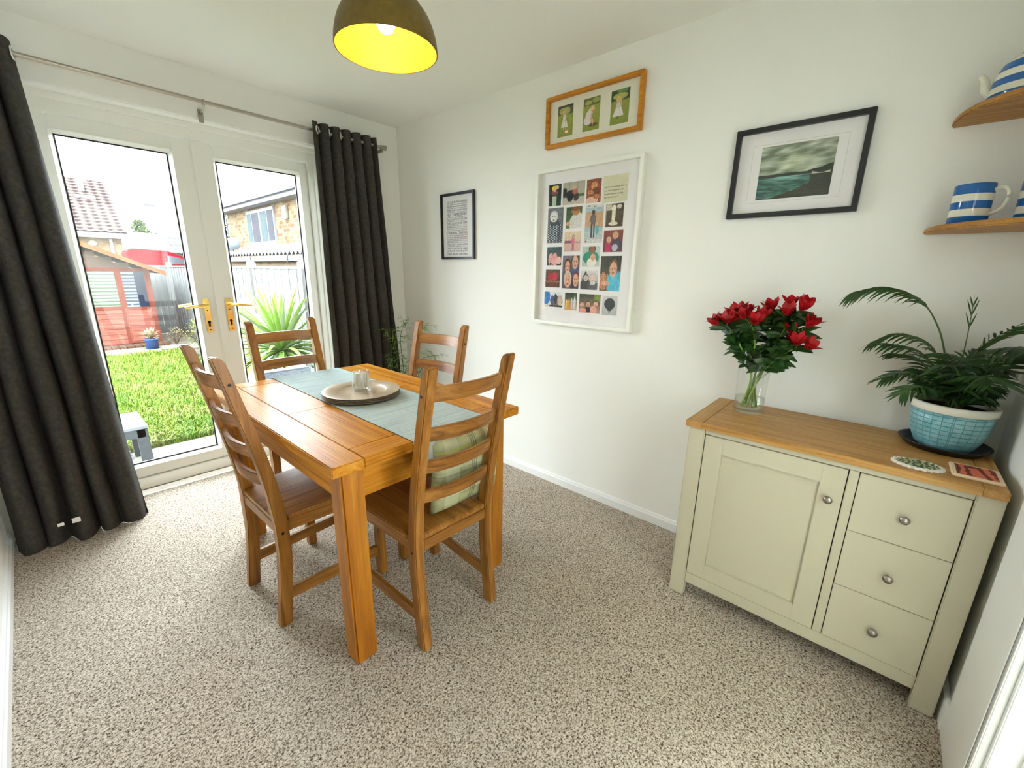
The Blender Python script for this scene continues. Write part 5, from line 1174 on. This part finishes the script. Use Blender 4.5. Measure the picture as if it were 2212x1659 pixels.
shrub('garden_shrub', -0.13, 6.35, 0.26, 0.62, noisy('yellow_green_leaf', O(196, 206, 90), O(232, 226, 150), 9), 'yellow green shrub beside the fence at the end of the lawn', 420, 1)
shrub('garden_shrub', -0.10, 5.75, 0.24, 0.50, noisy('fresh_green_leaf', O(130, 180, 110), O(176, 214, 140), 9), 'blue green low shrub in front of the yellow shrub by the fence', 420, 2)
shrub('garden_shrub', -0.28, 7.55, 0.20, 0.35, noisy('buff_dry_leaf', O(200, 180, 130), O(226, 210, 160), 9), 'buff dry clump between the playhouse and the fence', 220, 3)
t = thing('round_tray', (-0.45, 6.98, GZ), 'shallow pale round dish lying at the far edge of the lawn', 'dish')
MB().lathe([(0.0005, 0.01), (0.15, 0.01), (0.17, 0.05), (0.178, 0.05), (0.16, 0.0), (0.0005, 0.0)], (-0.43, 7.02, GZ + 0.0005), 32).build('tray', plain('pale_plastic', O(232, 230, 224), .5), t)

# spiky plant in a pot
t = thing('spiky_cordyline', (-0.245, 2.15, GZ), 'tall spiky bright green plant outside the right hand garden door', 'plant')
MB().lathe([(0.0005, 0.0), (0.15, 0.0), (0.20, 0.30), (0.215, 0.31), (0.215, 0.34), (0.19, 0.34), (0.0005, 0.32)], (-0.245, 2.15, GZ + 0.0005), 32).build('pot', noisy('dark_pot', O(90, 90, 88), O(110, 110, 106), 6), t)
m = MB(); m.tube([(-0.245, 2.15, GZ + 0.32), (-0.245, 2.15, 0.40)], [0.05, 0.06], 12); m.build('trunk', plain('fibrous_trunk', O(150, 130, 100), .9), t)
m1, m2 = MB(), MB(); rnd = random.Random(9)
for k in range(120):
    a = 2.399 * k; e = 1.45 - 1.75 * (k / 120) ** 0.8; L = rnd.uniform(.66, .92) * (1 if k < 80 else .75)
    d = Vector((math.cos(a) * math.cos(e), math.sin(a) * math.cos(e), math.sin(e)))
    if d.x > 0: L = min(L, 0.30 / max(0.05, d.x))
    (m1 if k % 3 else m2).leaf((-0.245 + d.x * .04, 2.15 + d.y * .04, 0.40 + 0.04 * (1 - k / 120)), d, L, 0.052, 0.35 + 0.5 * (k / 120), 8, fold=0.5)
m1.build('sword_leaves', noisy('bright_sword_leaf', O(150, 210, 76, 1.6), O(200, 236, 110, 1.6), 5), t); m2.build('sword_leaves', noisy('pale_sword_leaf', O(186, 216, 150, 1.5), O(216, 236, 180, 1.5), 5), t)

# rattan chair outside
RT = NT('grey_rattan_weave'); RT.pr(0.6, 0, .3); bk = RT.new('ShaderNodeTexBrick'); tc = RT.new('ShaderNodeTexCoord'); sp = RT.new('ShaderNodeSeparateXYZ'); RT.link(tc.outputs['Object'], sp.inputs[0]); ad = RT.new('ShaderNodeMath', operation='ADD'); RT.link(sp.outputs[0], ad.inputs[0]); RT.link(sp.outputs[1], ad.inputs[1]); cb = RT.new('ShaderNodeCombineXYZ'); RT.link(ad.outputs[0], cb.inputs[0]); RT.link(sp.outputs[2], cb.inputs[1]); RT.link(cb.outputs[0], bk.inputs[0])
bk.inputs['Scale'].default_value = 26; bk.inputs['Mortar Size'].default_value = 0.045; bk.inputs['Color1'].default_value = c4(O(96, 110, 134)); bk.inputs['Color2'].default_value = c4(O(116, 130, 150)); bk.inputs['Mortar'].default_value = c4(O(206, 212, 216)); RT.color(bk.outputs[0]); MT['rattan'] = RT.m
t = thing('rattan_armchair', (-0.72, 1.0, GZ), 'grey woven rattan garden armchair just outside the right hand door', 'chair')
B(-1.06, -0.40, 0.72, 1.30, GZ, 0.22).build('seat_base', MT['rattan'], t, bevel=0.01)
B(-1.06, -0.93, 0.72, 1.30, 0.221, 0.43).build('armrest', MT['rattan'], t, bevel=0.012); B(-0.53, -0.40, 0.72, 1.30, 0.221, 0.43).build('armrest', MT['rattan'], t, bevel=0.012)
B(-0.929, -0.531, 0.72, 0.84, 0.221, 0.50).build('backrest', MT['rattan'], t, bevel=0.012)
B(-0.925, -0.535, 0.845, 1.28, 0.221, 0.31).build('seat_cushion', plain('pale_grey_outdoor_cushion', O(214, 216, 220), .9), t, bevel=0.02)

# ---------------- houses beyond the fence
def out_tiles(name, a, b, sx, sy, along='x'):
    t_ = NT(name); t_.pr(0.8, 0, .2); tc_ = t_.new('ShaderNodeTexCoord'); sp_ = t_.new('ShaderNodeSeparateXYZ'); t_.link(tc_.outputs['Object'], sp_.inputs[0])
    def sine(o, k, p=0.0):
        mm = t_.new('ShaderNodeMath', operation='MULTIPLY'); mm.inputs[1].default_value = k; t_.link(o, mm.inputs[0]); ss = t_.new('ShaderNodeMath', operation='SINE'); t_.link(mm.outputs[0], ss.inputs[0]); return ss.outputs[0]
    s1 = sine(sp_.outputs[0 if along == 'x' else 1], sx); s2 = sine(sp_.outputs[2], sy)
    ad_ = t_.new('ShaderNodeMath', operation='ADD'); t_.link(s1, ad_.inputs[0]); t_.link(s2, ad_.inputs[1])
    mr = t_.new('ShaderNodeMath', operation='MULTIPLY_ADD'); mr.inputs[1].default_value = .25; mr.inputs[2].default_value = .5; t_.link(ad_.outputs[0], mr.inputs[0])
    t_.color(t_.ramp(mr.outputs[0], [(0.2, a), (0.75, b)])); t_.bump(mr.outputs[0], .6, .05); return t_.m
BRK = brick_mat('buff_brick', O(190, 148, 100), O(232, 206, 160), O(226, 212, 186), 2.2, 'x'); BRY = brick_mat('buff_brick_side', O(176, 128, 80), O(236, 210, 164), O(226, 212, 184), 1.9, 'y')
WH = plain('white_joinery', O(238, 240, 246), .5); GLS = plain('far_window_glass', O(140, 170, 176), .1, 0, .8); GLD = plain('far_window_dark_glass', O(128, 134, 146), .1, 0, .8)
# left: house with steep red tiled roof
t = thing('tiled_house', (-2.6, 30, GZ), 'buff brick house with steep red brown pantile roof and white dormer, beyond the playhouse', 'house')
ex, ey, ez, ry, rz2 = 1.62, 24.9, 2.86, 28.8, 5.55
B(-9, ex - 0.25, ey + 0.25, 33, GZ - .02, ez - 0.15).build('wall', BRK, t)
def slab(m, P, th):
    m.add([(x, y, z) for x, y, z in P] + [(x, y, z - th) for x, y, z in P], [(0, 1, 2, 3), (7, 6, 5, 4), (0, 4, 5, 1), (1, 5, 6, 2), (2, 6, 7, 3), (3, 7, 4, 0)])
# corrugated pantile front slope as relief, shade of the gaps striped into its colour
m = MB(); nx, ny_ = 260, 44
def pan(u, v):
    x = -9 + (ex + 9) * u; y = ey + (ry - ey) * v; z = ez + (rz2 - ez) * v; row = v * 16; return (x, y, z + 0.055 * abs(math.sin(x * PI / 0.34)) - 0.07 * (row % 1))
m.grid(pan, nx, 16 * 3, False); m.build('roof_tiles', out_tiles('red_brown_pantile_painted_shade', O(110, 66, 58, .42), O(226, 198, 184, .50), 18.48, 37.2), t)
m = MB(); slab(m, [(-9, ey, ez - .06), (ex, ey, ez - .06), (ex, ry, rz2 - .06), (-9, ry, rz2 - .06)], .1); slab(m, [(-9, ry, rz2 - .05), (ex, ry, rz2 - .05), (ex, 33, ez - .06), (-9, 33, ez - .06)], .1)
m.build('roof', noisy('roof_edge', O(150, 120, 112, .5), O(170, 140, 130, .5), 2), t)
m = MB(); m.prism([(ey + .3, ez - .2), (33 - .3, ez - .2), (ry, rz2 - .2)], 0, ex - .3, ex - .2); m.build('gable', BRY, t)
B(-9, ex + 0.02, ey - 0.16, ey - 0.01, ez - 0.26, ez - 0.03).build('gutter', WH, t); B(0.92, 1.03, ey + .1, ey + .22, 0.9, ez - .27).build('downpipe', WH, t)
m = MB(); m.box(-4.6, -0.62, ey + 0.3, ey + 2.6, 1.9, 4.0); m.build('dormer', WH, t); B(-4.7, -0.5, ey + 0.1, ey + 3.0, 4.0, 4.28).build('dormer_roof', WH, t, bevel=.03)
B(-4.7, -0.5, ey + .05, ey + 3.0, 4.281, 4.33).build('dormer_felt', plain('grey_felt', O(120, 120, 126), .8), t)
for xa, xb, za, zb in ((-1.55, -0.80, 3.42, 3.80), (-1.55, -0.80, 2.2, 3.30), (-2.6, -1.75, 2.2, 3.8)):
    wn = B(xa, xb, ey + .27, ey + .299, za, zb).build('window_frame', WH, t); B(xa + .07, xb - .07, ey + .25, ey + .268, za + .06, zb - .06).build('pane', GLS, wn)
m = MB(); yv = ry - 0.75; zv = rz2 - .48
m.tube([(0.62, yv - .1, zv - .35), (0.62, yv - .1, zv + .42)], .11, 14); m.box(.25, 1.0, yv - .75, yv - .1, zv - .62, zv - .40); m.build('soil_pipe', plain('lead_blue_grey', O(186, 208, 214), .6), t)
m = MB(); m.ball((0.35, ey + 0.19, 2.35), (.17, .06, .14), 12, 8); m.build('wall_light', plain('cream_lamp', O(240, 236, 200), .5), t)
# far grey roofs
t = thing('bungalow', (6.5, 40, GZ), 'distant bungalow with a grey brown tiled roof behind the red vehicle', 'house')
FR_ = out_tiles('grey_brown_tiles', O(150, 140, 128, .26), O(190, 182, 166, .26), 20, 22)
m = MB(); slab(m, [(1.2, 36.5, 2.35), (13, 36.5, 2.35), (12, 41, 3.55), (2.0, 41, 3.98)], .15); slab(m, [(2.0, 41, 3.98), (12, 41, 3.55), (13, 45, 2.3), (1.2, 45, 2.3)], .15); m.build('roof', FR_, t)
B(1.6, 12.5, 37, 44.5, GZ - .02, 2.25).build('wall', BRK, t); wn = B(5.2, 8.2, 36.95, 36.999, 1.2, 2.15).build('window_frame', WH, t); B(5.3, 8.1, 36.93, 36.949, 1.3, 2.05).build('pane', GLS, wn)
m = MB(); m.prism([(5.9, 2.35), (8.9, 2.35), (7.4, 3.35)], 1, 36.0, 38.5); g_ = m.build('gable', FR_, t)
m = MB()
for s_ in (-1, 1): m.prism([(7.4, 3.48), (7.4, 3.3), (7.4 + s_ * 1.6, 2.28), (7.4 + s_ * 1.6, 2.42)], 1, 35.9, 35.99)
m.build('barge_board', WH, t)
def tree(x, y, z, r, h, mt, lb, n, seed, cat='tree'):
    rnd = random.Random(seed); m_ = MB()
    for k in range(n):
        a = rnd.uniform(0, 2 * PI); v_ = rnd.random(); q = rnd.uniform(.3, 1) * (1 - v_ * .75); p = Vector((x + r * q * math.cos(a), y + r * q * math.sin(a), z + h * v_))
        s_ = r * rnd.uniform(.15, .3); m_.leaf(p, (rnd.uniform(-1, 1), rnd.uniform(-1, 1), rnd.uniform(-.2, 1)), s_, s_ * .6, .6, 3)
    t_ = thing('tree', (x, y, GZ), lb, cat, 'trees beyond the gardens'); m_.build('crown', mt, t_)
    MB().tube([(x, y, GZ - .03), (x, y, z + h * .6)], [r * .12, r * .05], 8).build('trunk', plain('tree_bark', O(120, 104, 84), .9), t_)
GT = noisy('distant_leaf_green', O(130, 176, 96), O(176, 212, 130), 1); GT2 = noisy('dark_conifer_green', O(104, 150, 120), O(140, 186, 150), 1)
tree(5.9, 50, 2.6, 1.5, 2.7, GT, 'bright green tree showing above the distant roof, the taller of two', 1100, 4)
tree(7.7, 54, 2.5, 0.9, 2.0, GT2, 'small dark green conifer beside the taller tree above the distant roof', 700, 5)
# red vehicle
t = thing('red_van', (1.9, 21.5, GZ), 'red van parked beyond the fence, its roof and windscreen showing', 'vehicle')
RD = plain('bright_red_paint', O(232, 14, 44, 1.0), .65, 0, .1); 
prof = [(0.95, 0.5), (0.95, 1.95), (1.08, 2.06), (2.25, 2.02), (2.70, 1.84), (3.55, 1.42), (4.3, 1.30), (4.4, 0.5)]
MB().prism(prof, 1, 20.9, 22.5).build('body', RD, t, bevel=.04)
B(1.55, 2.15, 20.88, 20.899, 1.50, 1.84).build('side_window', RD, t); MB().prism([(2.25, 1.45), (2.25, 1.82), (2.62, 1.76), (3.25, 1.45)], 1, 20.88, 20.899).build('front_side_window', GLD, t)
v = [(2.72, 20.98, 1.85), (3.56, 20.98, 1.43), (3.56, 22.42, 1.43), (2.72, 22.42, 1.85)]; m = MB(); slab(m, [(a, b, c + .02) for a, b, c in v], .015); m.build('windscreen', plain('windscreen_glass', O(196, 216, 226), .1, 0, .8), t)
for x_ in (1.7, 3.7): MB().tube([(x_, 20.92, GZ + .32), (x_, 21.1, GZ + .32)], .33, 20).build('wheel', MT['dark'], t)
B(1.15, 3.9, 20.93, 22.4, GZ + 0.1, 0.499).build('sill', MT['dark'], t)
t = thing('street_lamp', (4.0, 33, GZ), 'thin pale street lamp against the sky above the left garden door', 'street lamp')
m = MB(); m.tube([(4.25, 32, GZ - .02), (4.25, 32, 4.9), (4.20, 32, 4.98), (3.75, 32, 5.0)], [.06, .04, .035, .035], 8); m.build('pole', plain('grey_lamp_pole', O(176, 180, 184, .6), .5), t); B(3.55, 4.1, 31.9, 32.1, 4.93, 5.02).build('lamp_head', plain('grey_lamp_head', O(150, 150, 156, .5), .5), t)

# right: brick house, side on
X2 = 4.39; eh = 3.90
t = thing('brick_house', (7.5, 16, GZ), 'buff brick house with white casement window seen through the right hand door', 'house')
B(X2, 12, 9.0, 19.6, GZ - .02, eh - 0.18).build('wall', BRY, t)
RFT = out_tiles('grey_brown_roof_tiles', O(158, 148, 134, .36), O(206, 200, 186, .36), 18, 26, 'y')
m = MB(); slab(m, [(X2 - .42, 8.6, eh - .02), (X2 - .42, 20.1, eh - .02), (7.9, 20.1, eh + 1.62), (7.9, 8.6, eh + 1.62)], .08); slab(m, [(7.9, 8.6, eh + 1.62), (7.9, 20.1, eh + 1.62), (12.3, 20.1, eh - .3), (12.3, 8.6, eh - .3)], .08); m.build('roof', RFT, t)
SG = plain('slate_blue_gutter', O(150, 164, 174), .5)
B(X2 - .56, X2 - .44, 8.6, 20.1, eh - .17, eh - .03).build('gutter', SG, t); B(X2 - .42, X2 - .38, 8.6, 20.1, eh - .30, eh - .06).build('fascia', WH, t); B(X2 - .38, X2, 8.6, 20.1, eh - .30, eh - .27).build('soffit', WH, t)
m = MB(); m.tube([(X2 - .5, 20.0, eh - .17), (X2 - .42, 19.9, eh - .32), (X2 - .04, 19.65, eh - .5), (X2 - .04, 19.65, 1.2)], .035, 8); m.build('downpipe', SG, t)
wy0, wy1, wz0, wz1 = 14.25, 17.05, 2.28, 3.48
wn = MB(); wn.box(X2 - .06, X2 - .001, wy0, wy1, wz0 - .06, wz1 + .05); wn = wn.build('window_frame', WH, t)
B(X2 - .12, X2 - .001, wy0 - .05, wy1 + .05, wz0 - .12, wz0 - .061).build('window_sill', WH, t)
for ya, yb, mt in ((14.33, 14.85, GLD), (14.95, 15.55, GLS), (15.75, 16.45, GLD), (16.55, 16.98, GLS)): B(X2 - .075, X2 - .061, ya, yb, wz0 + .08, wz1 - .06).build('pane', mt, wn)
B(X2 - .10, X2 - .001, 13.05, 13.38, 3.02, 3.45).build('alarm_box', plain('cream_alarm_box', O(244, 238, 206), .4), t, bevel=.02)
# outbuilding with corrugated roof
t = thing('garden_outbuilding', (2.6, 7.5, GZ), 'long outbuilding with a wavy corrugated cement roof beyond the fence', 'outbuilding')
xo = 1.50
B(xo + .12, 3.0, 3.4, 10.9, GZ - .02, 1.55).build('wall', BRY, t)
def cor(u, v): y = 3.2 + 7.9 * u; return (xo + 1.55 * v, y, 1.66 + 0.36 * v + 0.032 * math.sin(y * 2 * PI / 0.20))
m = MB(); m.grid(cor, 480, 2); m.grid(lambda u, v: (cor(u, v)[0], cor(u, v)[1], cor(u, v)[2] - .012), 480, 2)
m.add([cor(i / 480, 0) for i in range(481)] + [(cor(i / 480, 0)[0], cor(i / 480, 0)[1], cor(i / 480, 0)[2] - .012) for i in range(481)], [(i, i + 1, 482 + i, 481 + i) for i in range(480)])
m.build('corrugated_roof', noisy('corrugated_cement', O(206, 206, 206, .5), O(236, 236, 232, .5), 5), t)
B(xo - .02, xo + .08, 3.2, 11.1, 1.50, 1.60).build('gutter', SG, t)
for yy in (6.1, 8.2, 10.2): B(xo - .03, xo + .09, yy, yy + .03, 1.48, 1.61).build('gutter_bracket', plain('dark_bracket', O(90, 96, 106), .5), t)
t = thing('satellite_dish', (2.08, 11.44, GZ), 'round grey satellite dish above the corrugated roof', 'satellite dish')
m = MB(); c = Vector((2.08, 11.30, 2.02))
def dish(u, v):
    a = 2 * PI * u; r = .17 * v; return (c.x + r * math.cos(a), c.y - .05 * (v * v - 1) * -1, c.z + r * math.sin(a))
m.grid(dish, 28, 5); m.grid(lambda u, v: (dish(u, v)[0], dish(u, v)[1] + .01, dish(u, v)[2]), 28, 5); m.build('dish', plain('grey_dish', O(168, 186, 198), .5), t)
MB().tube([(2.08, 11.34, 2.0), (2.08, 11.44, 1.85), (2.08, 11.44, GZ - .02)], .018, 8).build('mount', SG, t)
tree(5.45, 24.0, 0.2, 0.75, 3.9, GT2, 'blue green conifer at the left end of the brick house', 700, 6)
t = thing('tv_aerial', (5.1, 21.6, GZ), 'thin roof aerial pole at the left end of the brick house', 'aerial')
MB().tube([(4.98, 21.8, GZ - .02), (4.98, 21.8, 5.05)], .022, 6).build('pole', SG, t); MB().tube([(4.98, 21.8, 5.05), (4.98, 21.8, 5.2), (4.98, 21.8, 5.36)], [.07, .10, .02], 8).build('finial', SG, t)
